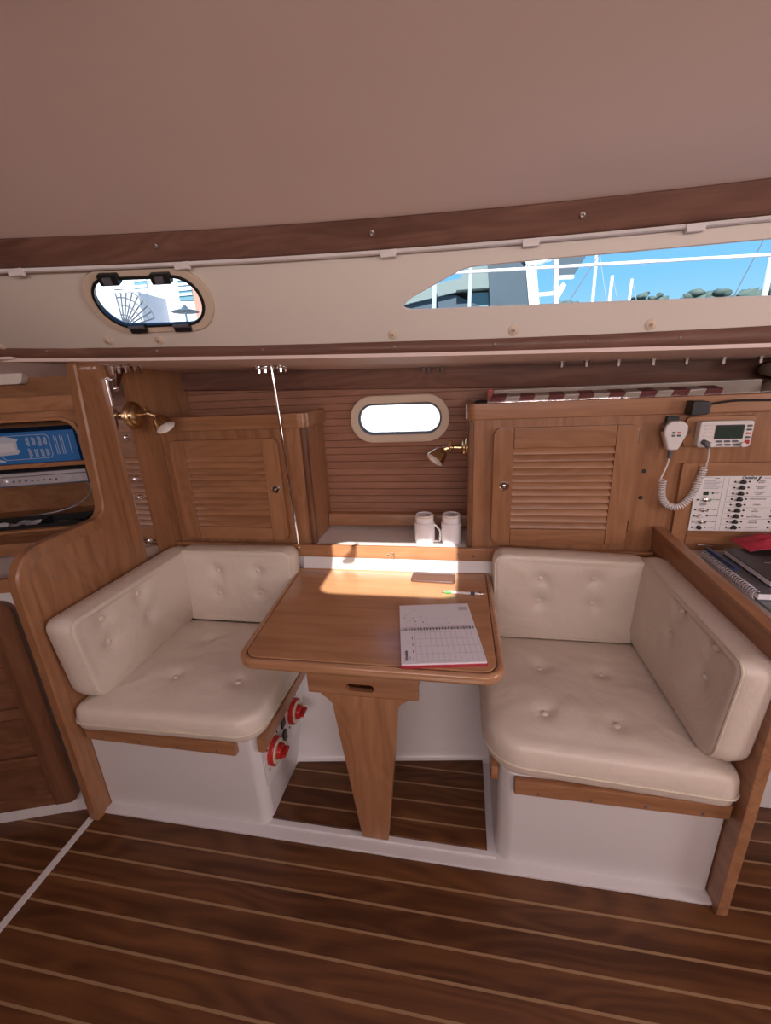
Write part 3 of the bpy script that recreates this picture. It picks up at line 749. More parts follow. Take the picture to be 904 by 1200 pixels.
obj('carcass', MB().prism(prof_, 'z', SZ, 1.19), 'cabinet_wood_Z', lk, ang=40)
fo = rpoly([(BX+.002, YL-.012), (-.560, YL-.012), (-.560, 1.722), (-.582, 1.722), (-.582, YL+.010), (BX+.002, YL+.010)], [0, .035, 0, 0, .015, 0], 6)
obj('fiddle_rail', MB().prism(fo, 'z', 1.186, 1.240), 'cabinet_wood_X', lk, .004)
obj('corner_post', MB().prism(rrect(-.590, -.5675, YL-.004, YL+.03, .008, 4), 'z', SZ, 1.186), 'dark_wood_Z', lk)
louvre_door(lk, -1.127, -.674, .748, 1.152, 12, .066, .062, .052, *oz(324, 573))
lr = thing('louvred_locker', 'long wooden locker with louvred door and radio fixed to its front', 'cabinet', (1.2, 1.6, SZ))
prof_ = rpoly([(.026, YL), (XB-.03, YL), (XB-.03, 1.722), (.026, 1.722)], [.022, 0, 0, 0], 6)
obj('carcass', MB().prism(prof_, 'z', SZ, 1.195), 'cabinet_wood_Z', lr, ang=40)
fo = rpoly([(.014, YL-.012), (XB-.03, YL-.012), (XB-.03, YL+.010), (.036, YL+.010), (.036, 1.722), (.014, 1.722)], [.035, 0, 0, .015, 0, 0], 6)
obj('fiddle_rail', MB().prism(fo, 'z', 1.196, 1.250), 'cabinet_wood_X', lr, .004)
obj('corner_post', MB().prism(rrect(.021, .044, YL-.004, YL+.03, .008, 4), 'z', SZ, 1.19), 'dark_wood_Z', lr)
louvre_door(lr, .108, .560, .756, 1.168, 12, .066, .068, .053, *oz(591, 569), hinge=(1.13, .82))
for (a, b) in [(755, 552), (751, 583)]: screw(lr, tuple(on_y(a, b, YL)), (0, -1, 0), .007, 'plug', 'black_plastic', .004)

# chrome tie rod
tr = thing('tie_rod', 'thin chrome tie rod between the side deck and the shelf', 'rod', (-.63, 1.468, SZ))
ztop = deck_z(-.65, 1.47)
obj('rod', MB().tube([(-.632, 1.468, SZ), (-.656, 1.47, ztop)], .0052, 12), 'chrome', tr)
obj('base_flange', MB().lathe([(0, .016), (.003, .016), (.006, .009), (.012, .008)], (-.632, 1.468, SZ), (0, 0, 1), 18), 'chrome', tr)
pl = obj('top_plate', MB().prism(rrect(-.712, -.600, 1.435, 1.505, .02, 5), 'z', ztop-.010, ztop-.002), 'chrome', tr, .002)
for (dx, dy) in [(-.04, -.02), (.04, -.02), (-.04, .02), (.04, .02), (-.014, -.024), (.018, .022)]:
    obj('bolt', MB().lathe([(0, .009), (.007, .009), (.008, .006), (.020, .005), (.022, .003)], (-.656+dx, 1.47+dy, ztop-.010), (0, 0, -1), 6), 'chrome', pl, ang=20)

# chainplate strap on the bulkhead
cp = thing('chainplate', 'polished steel chainplate strap on the forward bulkhead', 'metal strap', (BX, 1.33, .75))
sy0, sy1 = 1.288, 1.352
obj('strap', B(BX, BX+.006, sy0, sy1, .74, 1.39), 'chrome', cp, .001)
obj('spacer', B(BX+.006, BX+.012, sy0+.002, sy1-.002, 1.30, 1.385), 'steel', cp, .001)
for z in (1.355, 1.19, 1.04, .97, .80): obj('bolt', MB().lathe([(0, .010), (.004, .010), (.007, .007), (.010, .004)], (BX+.006+(.006 if z > 1.3 else 0), 1.322, z), (1, 0, 0), 12), 'chrome', cp)
zt = deck_z(BX+.05, 1.34)
ab = obj('angle_bracket', B(BX, BX+.10, 1.285, 1.385, zt-.010, zt-.002), 'chrome', cp, .002)
obj('gusset', MB().hexa([(BX+.006, 1.318, 1.36), (BX+.012, 1.318, 1.35), (BX+.012, 1.326, 1.35), (BX+.006, 1.326, 1.36), (BX+.006, 1.30, zt-.01), (BX+.045, 1.30, zt-.01), (BX+.045, 1.345, zt-.01), (BX+.006, 1.345, zt-.01)]), 'chrome', cp, .001)
for dx in (.03, .055, .083):
    for dy in (1.30, 1.37): obj('bolt', MB().lathe([(0, .010), (.008, .010), (.009, .006), (.024, .005), (.026, .002)], (BX+dx, dy, zt-.010), (0, 0, -1), 6), 'chrome', ab, ang=20)
# deck bolts
def deck_bolt(a, b, Yb, label, grp):
    p = on_y(a, b, Yb); z = deck_z(p[0], Yb)
    t = thing('deck_bolt', label, 'bolt', (p[0], Yb, z), grp)
    obj('washer', MB().lathe([(0, .019), (.003, .019)], (p[0], Yb, z-.001), (0, 0, -1), 14), 'dull_steel', t)
    obj('nut', MB().lathe([(.003, .010), (.012, .010), (.013, .0065), (.028, .006), (.031, .003)], (p[0], Yb, z-.001), (0, 0, -1), 6), 'dull_steel', t, ang=20)
for (a, b) in [(660, 415), (689, 414), (727, 413), (768, 412), (807, 411), (851, 409), (895, 407)]:
    deck_bolt(a, b, 1.52, 'small steel bolt under the side deck above the long locker', 'bolts above the long locker')
for (a, b) in [(496, 430), (503, 430), (513, 430), (519, 430)]:
    deck_bolt(a, b, 1.66, 'small steel bolt under the side deck above the hull port', 'bolts above the hull port')

# brass reading lamps
def lamp(label, base, nrm, mid, head, aim, k=1.0):
    t = thing('reading_lamp', label, 'lamp', tuple(base))
    n = Vector(nrm)
    pb_ = obj('back_plate', MB().lathe([(a_*k, b_*k) for a_, b_ in [(0, .034), (.005, .034), (.008, .031), (.010, .027), (.016, .026), (.020, .020), (.023, .010)]], base, n, 24), 'brass', t)
    obj('mount_screw', MB().lathe([(0, .003), (.007, .003)], Vector(base)+Vector((0, 0, .030)), n, 8), 'brass', pb_)
    st = Vector(base)+n*.02
    obj('arm', MB().tube([st, Vector(mid)], .0055, 10), 'brass', t)
    kn = obj('joint', MB().ball(mid, .012), 'brass', t)
    d = (Vector(mid)-st).normalized(); sd_ = d.cross(Vector(aim)).normalized()
    obj('thumb_screw', MB().tube([Vector(mid), Vector(mid)+Vector((0, -.006, .024))], [.0035, .005], 8), 'brass', kn)
    A = Vector(aim).normalized(); H = Vector(head)
    obj('neck', MB().tube([Vector(mid), H], .0085, 10), 'brass', t)
    sh_ = obj('shade', MB().lathe([(0, .008), (.004, .016), (.012, .023), (.024, .027), (.038, .031), (.052, .036), (.054, .0365), (.053, .0345), (.038, .029), (.024, .025), (.012, .021), (.006, .012)], H, A, 28, cap=False), 'brass', t, ang=60)
    obj('liner', MB().lathe([(.052, .034), (.038, .0285), (.024, .0245), (.012, .0195), (.008, .010), (.0078, .001)], H, A, 28, cap=False), 'lamp_white', sh_, ang=60)
    obj('bulb', MB().ball(H+A*.026, .012), 'lamp_white', sh_)
b1 = on_x(155, 487, BX); 
lamp('brass reading lamp on the forward bulkhead', b1, (1, 0, 0), b1+np.array([.070, -.004, .004]), b1+np.array([.096, .004, -.006]), (.50, -.12, -.62), 1.45)
b2 = np.array([.022, 1.545, on_y(548, 524, 1.55)[2]])
lamp('brass reading lamp on the side of the long locker', b2, (-1, 0, 0), b2+np.array([-.060, -.006, .002]), b2+np.array([-.085, -.008, -.004]), (-.55, -.42, -.60))

# ================================================================== TABLE ITEMS AND MUGS
def mug(x, y, label, handle, mark):
    t = thing('travel_mug', label, 'mug', (x, y, SZ), 'white mugs on the shelf')
    r = .0385
    obj('body', MB().lathe([(0, r*.88), (.004, r*.95), (.02, r), (.080, r), (.084, r*.985), (.085, r*.93)], (x, y, SZ), (0, 0, 1), 32), 'mug_white', t, ang=50)
    ld = obj('lid', MB().lathe([(.0, r*.90), (.020, r*.90), (.027, r*.89), (.030, r*.85), (.0302, r*.78), (.028, r*.76), (.028, .001)], (x, y, SZ+.085), (0, 0, 1), 32), 'mug_white', t, ang=50)
    obj('band', MB().lathe([(.0215, r*.905), (.0265, r*.905)], (x, y, SZ+.085), (0, 0, 1), 32), 'mug_band', ld)
    if handle:
        obj('handle', MB().tube([(x+r*.97, y, SZ+.072), (x+r+.006, y, SZ+.068), (x+r+.020, y, SZ+.050), (x+r+.022, y, SZ+.040), (x+r+.020, y, SZ+.008), (x+r+.014, y, SZ+.005), (x+r*.93, y, SZ+.006)], .0042, 8), 'mug_white', t)
    if mark: obj('logo_mark', MB().prism(rrect(x-.013, x+.013, y-.004, y+.004, .003, 3), 'z', SZ+.1130, SZ+.1136), 'ink_light', ld)
    else: obj('sip_opening', MB().prism(rrect(x+.008, x+.018, y-.012, y+.006, .003, 3), 'z', SZ+.1130, SZ+.1136), 'grey_rubber', ld)
mug(-.138, 1.540, 'white travel mug with a handle and open sip hole', True, False)
mug(-.036, 1.545, 'white travel mug without visible handle beside the wooden locker', False, True)
# phone
p1, p2, p3 = [on_z(a, b, TZ) for a, b in ((481, 682), (533, 685), (484, 669))]
u = p2-p1; ln = np.linalg.norm(u); u = u/ln; v = np.array([-u[1], u[0], 0])
PF = frame(tuple(p1), tuple(u), tuple(v), (0, 0, 1))
ph = thing('smartphone', 'dark smartphone lying face up at the back of the table', 'phone', tuple(p1))
wd = .072
obj('case', MB().prism(rrect(0, ln, 0, wd, .011, 5), 'z', 0.0005, .0095, lambda q: PF(q)), 'phone_case', ph, .003, 3)
obj('screen', MB().prism(rrect(.005, ln-.005, .005, wd-.005, .008, 5), 'z', .0095, .0101, lambda q: PF(q)), 'sleeve', ph)
# pen
a, b = on_z(519, 695, TZ), on_z(569, 698, TZ); d = (b-a); ln = np.linalg.norm(d); d = d/ln
a = a+np.array([0, 0, .0056])
pe = thing('ballpoint_pen', 'white ballpoint pen with a green end next to the notebook', 'pen', tuple(a))
obj('barrel', MB().lathe([(.03, .005), (.115, .005)], a, d, 14), 'white_plastic', pe)
obj('grip', MB().lathe([(.008, .0046), (.012, .0052), (.030, .0052)], a, d, 14), 'pen_green', pe)
obj('plunger', MB().lathe([(-.004, .0025), (.008, .003)], a, d, 10), 'steel', pe)
obj('tip', MB().lathe([(.115, .0045), (.128, .0035), (ln, .0012)], a, d, 12), 'steel', pe)
obj('print_mark', MB().lathe([(.092, .00515), (.106, .00515)], a, d, 14), 'ink', pe)
obj('clip', MB().tube([a+d*.014+np.array([0, -.002, .006]), a+d*.05+np.array([0, -.002, .006])], .0012, 6), 'pen_green', pe)
# open spiral planner
ca, cb, cc, cdn = [on_z(x, y, TZ+.006) for x, y in ((470.5, 709), (549, 705.5), (571, 775), (470.5, 778))]
o_ = cdn; u = (cc-cdn); lx = np.linalg.norm(u); u /= lx; v = np.array([-u[1], u[0], 0]); ly = np.dot(ca-cdn, v)
NF = frame((o_[0], o_[1], TZ), tuple(u), tuple(v), (0, 0, 1))
fn_ = lambda q: NF(q)
nbk_ = thing('spiral_planner', 'open spiral planner with red cover and white pages on the table', 'notebook', (o_[0], o_[1], TZ))
ms = ly*.515
lw = .205
def shear(q):   # upper leaf leans a little
    return NF((q[0]-(q[1])*.0, q[1], q[2]))
obj('cover', MB().prism(rrect(-.001, lx+.001, -.012, ms-.003, .003, 3), 'z', .0004, .0024, fn_), 'red_cover', nbk_)
obj('back_cover', MB().prism(rrect(0, lx, ms+.003, ly, .003, 3), 'z', .0004, .0016, fn_), 'red_cover', nbk_)
obj('lower_pages', MB().prism(rrect(.0, lx, -.003, ms-.003, .002, 3), 'z', .0024, .0075, fn_), 'paper', nbk_)
obj('upper_page', MB().prism(rrect(.0, lx, ms+.004, ly, .002, 3), 'z', .0016, .0040, fn_), 'paper', nbk_)
nr = 24
rme = None
for i in range(nr):
    xx = .008+(lx-.016)*i/(nr-1)
    obj('spiral_ring', MB().tube([NF((xx, ms+.0075*math.cos(t), .0045+.0055*math.sin(t))) for t in np.linspace(0, 2*pi, 11)[:-1]], .0011, 5, closed=True), 'grey_rubber', nbk_)
gx0, gx1, gy0, gy1 = .040, lx-.004, .004, ms-.016
for i in range(13):
    q = gx0+(gx1-gx0)*i/12; obj('ruled_line', MB().prism([(q, gy0), (q+.0006, gy0), (q+.0006, gy1), (q, gy1)], 'z', .0075, .0077, fn_), 'ink_light', nbk_)
for i in range(5):
    q = gy0+(gy1-gy0)*i/4; obj('ruled_line', MB().prism([(gx0, q), (gx1, q), (gx1, q+.0006), (gx0, q+.0006)], 'z', .0075, .0077, fn_), 'ink_light', nbk_)
TF = lambda x, y, z: (lambda p: NF((x+p[0], y+p[1], z+p[2])))
text('Schedule', .012, TF(.014, .030, .0076), 'ink', nbk_, rot=pi/2, bold=.0002)
obj('print_mark', MB().prism([(.023, .012), (.025, .012), (.025, .028), (.023, .028)], 'z', .0075, .0077, fn_), 'ink_light', nbk_)
for j in range(4):
    obj('print_mark', MB().prism([(.032, .012+j*.030), (.034, .012+j*.030), (.034, .022+j*.030), (.032, .022+j*.030)], 'z', .0075, .0077, fn_), 'ink', nbk_)
obj('print_mark', MB().prism([(lx-.034, ly-.040), (lx-.008, ly-.040), (lx-.008, ly-.020), (lx-.034, ly-.020)], 'z', .0040, .0042, fn_), 'paper_grey', nbk_)
random.seed(9)
for j in range(26):   # handwriting and tick marks on the upper page
    if j < 16: x_, y_ = .012+random.random()*.055, ms+.025+random.random()*(ly-ms-.04)
    else: x_, y_ = .08+(j-16) % 4*.03, ms+.03+((j-16)//4)*.03
    w_ = .003+random.random()*.005 if j < 16 else .002
    obj('pen_mark', MB().prism([(x_, y_), (x_+.0012, y_), (x_+.0012+random.random()*.003, y_+w_), (x_+random.random()*.002, y_+w_)], 'z', .0040, .0042, fn_), 'ink_light' if j % 2 else 'ink', nbk_)

# ================================================================== BATTERY SWITCH PANEL
bp_ = thing('battery_switch_panel', 'white battery switch panel with two red rotary switches on the seat base', 'switch panel', (-.585, 1.05, .2))
SX = -.585
FX = frame((SX, 0, 0), (0, 1, 0), (0, 0, 1), (1, 0, 0))
obj('plate', MB().prism(rpoly([(.905, .155), (1.27, .130), (1.27, .318), (.905, .318)], [.004]*4, 3), 'z', .0005, .004, lambda q: FX(q)), 'panel_white', bp_, .001)
for (y_, z_) in [(.962, .240), (1.125, .243)]:
    sw1 = obj('rotary_switch', MB().lathe([(.004, .044), (.018, .044), (.021, .041), (.021, .001)], (SX, y_, z_), (1, 0, 0), 28), 'red_plastic', bp_, ang=40)
    obj('dial_ring', MB().lathe([(.021, .038), (.024, .037), (.024, .026), (.021, .025)], (SX, y_, z_), (1, 0, 0), 28, cap=False), 'mug_band', sw1)
    obj('knob', MB().lathe([(.021, .024), (.036, .022), (.038, .019), (.038, .001)], (SX, y_, z_), (1, 0, 0), 22), 'red_plastic', sw1, ang=40)
    obj('grip', B(SX+.038, SX+.052, y_-.020, y_+.020, z_-.006, z_+.006), 'red_plastic', sw1, .003)
    obj('pointer', B(SX+.024, SX+.044, y_+.020, y_+.028, z_-.003, z_+.012), 'mug_band', sw1)
    for t_ in (pi/4, 3*pi/4, 5*pi/4, 7*pi/4): screw(bp_, (SX+.004, y_+.052*math.cos(t_), z_+.052*math.sin(t_)), (1, 0, 0), .004, mt='black_plastic')
for z_ in (.276, .218):
    obj('breaker', MB().prism([(1.030, z_-.020), (1.055, z_-.020), (1.055, z_+.016), (1.048, z_+.020), (1.030, z_+.016)], 'z', .004, .010, lambda q: FX(q)), 'black_plastic', bp_)

# ================================================================== FORWARD CABINETS (angled with the hull)
AN = math.radians(18.4); FD = np.array([math.cos(AN), math.sin(AN), 0]); FN = np.array([-math.sin(AN), math.cos(AN), 0]); FO = np.array([-1.204, .882, 0])
FF = frame(tuple(FO), tuple(FD), (0, 0, 1), tuple(-FN))     # u along face, v up, w towards the cabin
ff = lambda q: FF(q)
def fu(px, py, o=0): p = on_plane(px, py, FO+FN*o, FN); return float(np.dot(p-FO, FD)), float(p[2])
dc = thing('drawer_cabinet', 'low white cabinet with a dark wooden four panel door forward of the bulkhead', 'cabinet', tuple(FF((-.5, 0, -.2))))
obj('carcass', MB().add([FF(p) for p in [(-1.3, 0, -.36), (0, 0, -.36+.12), (0, 0, 0), (-1.3, 0, 0), (-1.3, .85, -.36), (0, .85, -.24), (0, .85, 0), (-1.3, .85, 0)]], [(3, 2, 1, 0), (4, 5, 6, 7), (0, 1, 5, 4), (1, 2, 6, 5), (2, 3, 7, 6), (3, 0, 4, 7)]), 'gelcoat', dc)
obj('counter_trim', MB().prism(rrect(-1.3, -.002, .828, .868, .004, 3), 'z', .0, .018, ff), 'cabinet_wood_X', dc, .003)
x0, x1, z0, z1 = -.62, -.045, .055, .800
dr = obj('door', MB().prism(rrect(x0, x1, z0, z1, .04, 6), 'z', .0, .010, ff), 'dark_wood_X', dc, label='dark wooden door with four recessed panels')
for nm, q in (('stile', rrect(x1-.075, x1, z0, z1, [.002, .04, .04, .002])), ('stile', rrect(x0, x0+.075, z0, z1, [.04, .002, .002, .04]))):
    obj(nm, MB().prism(q, 'z', .010, .022, ff), 'dark_wood_Z', dr, .003)
zz_ = [z0, z0+.05]
nP = 4; ph_ = (z1-z0)/nP
for i in range(nP+1):
    a = z0+i*ph_-(.018 if 0 < i else 0); b = z0+i*ph_+(.018 if i < nP else 0)
    if i == 0: b = z0+.045
    if i == nP: a = z1-.05
    obj('rail', MB().prism([(x0+.075, a), (x1-.075, a), (x1-.075, b), (x0+.075, b)], 'z', .010, .020, ff), 'dark_wood_X', dr, .003)
for i in range(nP):
    a = z0+i*ph_+.024; b = z0+(i+1)*ph_-.024
    obj('panel', MB().prism([(x0+.08, a), (x1-.08, a), (x1-.08, b), (x0+.08, b)], 'z', .010, .014, ff), 'dark_wood_X', dr, .002)
struct(obj('baseboard_forward', MB().prism([(-1.3, 0), (0, 0), (0, .05), (-1.3, .05)], 'z', .0005, .006, ff), 'gelcoat'))
# upper media cabinet, set back by .30
OB = -.30
mc = thing('media_cabinet', 'open wooden cabinet with rounded opening above the forward counter', 'cabinet', tuple(FF((-.4, .85, OB))))
oi_ = rpoly([(-1.2, .915), (.078, .915), (.078, 1.268), (-1.2, 1.268)], [.04, .05, .05, .04], 6)
oo_ = rpoly([(-1.3, .852), (.098, .852), (.098, 1.318), (-1.3, 1.318)], [.002]*4, 6)
obj('face_frame', MB().ring(oo_, oi_, 'z', OB-.02, OB, ff), 'cabinet_wood_X', mc)
obj('opening_trim', MB().ring(rpoly([(-1.21, .905), (.088, .905), (.088, 1.278), (-1.21, 1.278)], [.045, .055, .055, .045], 6), oi_, 'z', OB, OB+.008, ff), 'cabinet_wood_X', mc, .002)
obj('fiddle_rail', MB().prism(rrect(-1.3, .10, 1.298, 1.343, .004, 3), 'z', OB-.02, OB+.014, ff), 'cabinet_wood_X', mc, .003)
obj('top_board', MB().prism([(-1.3, OB-.02), (.10, OB-.02), (.10, OB-.145), (-1.3, OB-.145)], 'z', 1.29, 1.302, lambda q: FF((q[0], q[2], q[1]))), 'cabinet_wood_X', mc)
obj('sill', MB().prism([(-1.3, .852), (.09, .852), (.09, .895), (-1.3, .895)], 'z', OB, OB+.085, ff), 'cabinet_wood_X', mc, .006)
obj('floor_board', MB().prism([(-1.3, .895), (.09, .895), (.09, .91), (-1.3, .91)], 'z', OB-.36, OB, ff), 'cabinet_wood_X', mc)
obj('back_board', MB().prism([(-1.3, .85), (.10, .85), (.10, 1.30), (-1.3, 1.30)], 'z', OB-.30, OB-.29, ff), 'cabinet_wood_X', mc)
obj('jamb', MB().prism([(.078, .90), (.10, .90), (.10, 1.29), (.078, 1.29)], 'z', OB-.36, OB-.02, ff), 'cabinet_wood_Z', mc)
obj('shelf', MB().prism([(-1.2, 1.120), (.077, 1.120), (.077, 1.134), (-1.2, 1.134)], 'z', OB-.30, OB-.006, ff), 'cabinet_wood_X', mc, .001)
# blue box lying on the shelf
bx_ = thing('appliance_box', 'blue cardboard appliance box with white print on the cabinet shelf', 'box', tuple(FF((-.2, 1.134, OB-.1))))
w_ = OB-.018
obj('carton', MB().prism([(-.46, 1.1345), (.056, 1.1345), (.056, 1.236), (-.46, 1.236)], 'z', w_-.22, w_, ff), 'blue_card', bx_, .002)
BF = lambda x, z: (lambda p: FF((x+p[0], z+p[1], w_+.0002+p[2])))
out_ = rrect(-.172, -.022, 1.148, 1.226, .014, 5); inn_ = rrect(-.1705, -.0235, 1.1495, 1.2245, .013, 5)
obj('printed_frame', MB().ring(out_, inn_, 'z', w_+.0001, w_+.0006, ff), 'card_print', bx_)
obj('printed_picture', MB().prism([(-.25, 1.160), (-.125, 1.166), (-.115, 1.178), (-.122, 1.182), (-.120, 1.206), (-.112, 1.214), (-.150, 1.224), (-.25, 1.222)], 'z', w_+.0004, w_+.0010, ff), 'card_print', bx_)
obj('printed_picture', MB().prism([(-.24, 1.150), (-.17, 1.142), (-.165, 1.146), (-.20, 1.158)], 'z', w_+.0004, w_+.0010, ff), 'card_print', bx_)
obj('picture_shade', MB().prism([(-.245, 1.172), (-.128, 1.176), (-.128, 1.204), (-.245, 1.204)], 'z', w_+.001, w_+.0014, ff), 'paper_grey', bx_)
random.seed(2)
for cidx, x_ in enumerate((-.092, -.074, -.056, -.040)):
    for zc_ in (1.168, 1.206):
        for q in range(3): 
            h_ = .010+random.random()*.008
            obj('print_line', MB().prism([(x_+q*.0035, zc_-h_), (x_+q*.0035+.0016, zc_-h_), (x_+q*.0035+.0016, zc_+h_*.8), (x_+q*.0035, zc_+h_*.8)], 'z', w_+.0001, w_+.0006, ff), 'card_print', bx_)
for x_ in (-.008, -.002, .010, .016, .036):
    obj('print_line', MB().prism([(x_, 1.158), (x_+.0016, 1.158), (x_+.0016, 1.220), (x_, 1.220)], 'z', w_+.0001, w_+.0006, ff), 'card_print', bx_)
# silver DVD player below the shelf
dv = thing('disc_player', 'slim silver disc player with round button under the blue box', 'disc player', tuple(FF((-.2, 1.06, OB-.1))))
w_ = OB-.012
obj('body', MB().prism([(-.36, 1.058), (.064, 1.058), (.064, 1.106), (-.36, 1.106)], 'z', w_-.24, w_-.006, ff), 'grey_rubber', dv, .003)
obj('front_panel', MB().prism([(-.36, 1.064), (.064, 1.064), (.064, 1.092), (-.36, 1.092)], 'z', w_-.006, w_, ff), 'silver_plastic', dv, .002)
obj('disc_slot', MB().prism([(-.36, 1.094), (.064, 1.094), (.064, 1.104), (-.36, 1.104)], 'z', w_-.006, w_-.001, ff), 'silver_plastic', dv, .001)
obj('round_button', MB().lathe([(0, .011), (.004, .011), (.006, .008)], FF((-.185, 1.078, w_)), tuple(-FN), 18), 'silver_plastic', dv)
obj('display', MB().prism([(-.26, 1.068), (-.203, 1.068), (-.203, 1.088), (-.26, 1.088)], 'z', w_, w_+.001, ff), 'black_plastic', dv)
for i in range(8): obj('button', MB().prism(rrect(-.163+i*.0185, -.157+i*.0185, 1.075, 1.081, .0025, 3), 'z', w_, w_+.002, ff), 'grey_rubber', dv)
obj('printed_outline', MB().ring(rrect(-.013, .054, 1.067, 1.089, .004, 3), rrect(-.012, .053, 1.068, 1.088, .004, 3), 'z', w_, w_+.0006, ff), 'ink_light', dv)
obj('logo_mark', MB().prism([(.010, 1.071), (.034, 1.071), (.022, 1.086)], 'z', w_, w_+.0008, ff), 'ink_light', dv)
for s_ in (-.30, .02): obj('hanger', MB().prism([(s_, 1.106), (s_+.012, 1.106), (s_+.012, 1.121), (s_, 1.121)], 'z', w_-.12, w_-.10, ff), 'grey_rubber', dv)
# tray and cables
ty = thing('storage_tray', 'black plastic tray holding loose papers on the cabinet sill', 'tray', tuple(FF((-.1, .91, OB-.03))))
tu0, tu1, tw0, tw1 = -.40, .030, OB-.075, OB+.025
zt_ = .911
obj('tray_base', MB().prism([(tu0, zt_), (tu1, zt_), (tu1, zt_+.003), (tu0, zt_+.003)], 'z', tw0, OB-.008, ff), 'black_plastic', ty)
obj('tray_side', MB().prism([(tu0, zt_), (tu1, zt_), (tu1, zt_+.030), (tu0, zt_+.030)], 'z', tw0, tw0+.003, ff), 'black_plastic', ty)
obj('tray_side', MB().prism([(tu0, zt_), (tu1, zt_), (tu1, zt_+.016), (tu0, zt_+.016)], 'z', OB-.011, OB-.008, ff), 'black_plastic', ty)
for q in (tu0, -.115, tu1-.003): obj('tray_divider', MB().prism([(q, zt_), (q+.003, zt_), (q+.003, zt_+.028), (q, zt_+.028)], 'z', tw0, OB-.008, ff), 'black_plastic', ty)
pp = thing('loose_papers', 'crumpled white papers lying in the black tray', 'papers', tuple(FF((-.2, zt_+.004, OB-.04))))
random.seed(5)
m = MB(); g_ = [[FF((-.385+.030*i, zt_+.006+random.random()*.014, OB-.066+.013*j)) for j in range(5)] for i in range(9)]
m.add([p for r_ in g_ for p in r_], [(i*5+j, i*5+j+1, (i+1)*5+j+1, (i+1)*5+j) for i in range(8) for j in range(4)])
obj('paper_sheet', m, 'paper_grey', pp)
m = MB(); g_ = [[FF((-.105+.022*i, zt_+.005+random.random()*.009, OB-.060+.012*j)) for j in range(4)] for i in range(5)]
m.add([p for r_ in g_ for p in r_], [(i*4+j, i*4+j+1, (i+1)*4+j+1, (i+1)*4+j) for i in range(4) for j in range(3)])
obj('paper_sheet', m, 'grey_rubber', pp)
def smooth_path(P, n=8):
    P = [Vector(p) for p in P]; out = []
    for i in range(len(P)-1):
        p0, p1, p2, p3 = P[max(0, i-1)], P[i], P[i+1], P[min(len(P)-1, i+2)]
        for k_ in range(n):
            t = k_/n; out.append(.5*((2*p1)+(p2-p0)*t+(2*p0-5*p1+4*p2-p3)*t*t+(3*p1-p0-3*p2+p3)*t**3))
    return out+[P[-1]]
tag(obj('white_cable', MB().tube(smooth_path([FF(q) for q in [(-.10, 1.058, OB-.2), (-.07, 1.03, OB-.22), (-.05, 1.00, OB-.24), (-.06, .96, OB-.2), (-.12, .935, OB-.15), (-.26, .925, OB-.12), (-.40, .918, OB-.11)]]), .003, 7), 'silver_plastic'), 'grey cable hanging below the disc player', 'cable')
tag(obj('white_cable', MB().tube(smooth_path([FF(q) for q in [(-.02, .94, OB-.22), (.01, .945, OB-.18), (.05, .935, OB-.16), (.070, .925, OB-.16)]]), .003, 7), 'silver_plastic'), 'short grey cable end against the cabinet jamb', 'cable')
# headliner soffit, hull board and pad above the media cabinet
ue = lambda o: (.014+.316*o)/.949-.004
def fprism(sec):   # sec: list of (offset outboard, z); runs along the cabinet up to the bulkhead
    n = len(sec); m = MB(); m.v = [tuple(FF((-1.35, z, -o))) for o, z in sec]+[tuple(FF((ue(o), z, -o))) for o, z in sec]
    m.f = [tuple(range(n)), tuple(range(n, 2*n))]+[(i, (i+1) % n, n+(i+1) % n, n+i) for i in range(n)]; return m
struct(obj('ceiling_forward', fprism([(.30, 1.4555), (.32, 1.449), (.36, 1.436), (.41, 1.418), (.45, 1.404), (.46, 1.47), (.30, 1.462)]), 'headliner', None, ang=60))
struct(obj('trim_8', fprism([(.448, 1.30), (.448, 1.405), (.462, 1.405), (.462, 1.30)]), 'cabinet_wood_X'))
tag(obj('deck_pad', MB().prism(rpoly([(-1.3, 1.384), (-.112, 1.384), (-.098, 1.420), (-1.3, 1.420)], [0, .014, 0, 0], 5), 'z', -.447, -.41, ff), 'cabin_cream', None, .003), 'cream padded strip under the forward side deck', 'pad')

# ================================================================== NAV STATION
# switch panel door
dx0, dx1, dz0, dz1 = .704, 1.11, .762, 1.040
nd = thing('panel_door', 'wooden hinged door carrying the electrical switch panel', 'door', (.95, YL, .76))
outr = rrect(dx0, dx1, dz0, dz1, .006, 3)
obj('board', MB().prism(outr, 'y', YL-.012, YL), 'cabinet_wood_X', nd, .003)
obj('stile', MB().prism(rrect(dx0, .750, dz0+.036, dz1, .005, 3), 'y', YL-.016, YL-.012), 'cabinet_wood_Z', nd, .002)
obj('rail', MB().prism(rrect(dx0+.046, dx1, .998, dz1, .004, 3), 'y', YL-.016, YL-.012), 'cabinet_wood_X', nd, .002)
obj('rail', MB().prism(rrect(dx0+.046, dx1, dz0+.002, .808, .004, 3), 'y', YL-.016, YL-.012), 'cabinet_wood_X', nd, .002)
obj('latch', MB().lathe([(0, .010), (.008, .009)], (.972, YL-.016, 1.02), (0, -1, 0), 14), 'black_plastic', nd)
obj('hinge', MB().tube([(.79, YL-.014, dz0-.002), (.835, YL-.014, dz0-.002)], .004, 8), 'steel', nd)
ep = thing('breaker_panel', 'white electrical breaker panel with rows of black toggles', 'switch panel', (.95, YL-.016, .90))
px0, px1, pz0, pz1 = .750, 1.065, .812, .998
obj('plate', B(px0, px1, YL-.020, YL-.0165, pz0, pz1), 'panel_white', ep, .0005)
yp = YL-.020
def PFm(x, z): return lambda p: Vector((x+p[0], yp-.0002-p[2], z+p[1]))
def rule(x0, x1, z0, z1, mt_='ink'): obj('printed_line', B(x0, x1, yp-.0004, yp, z0, z1), mt_, ep)
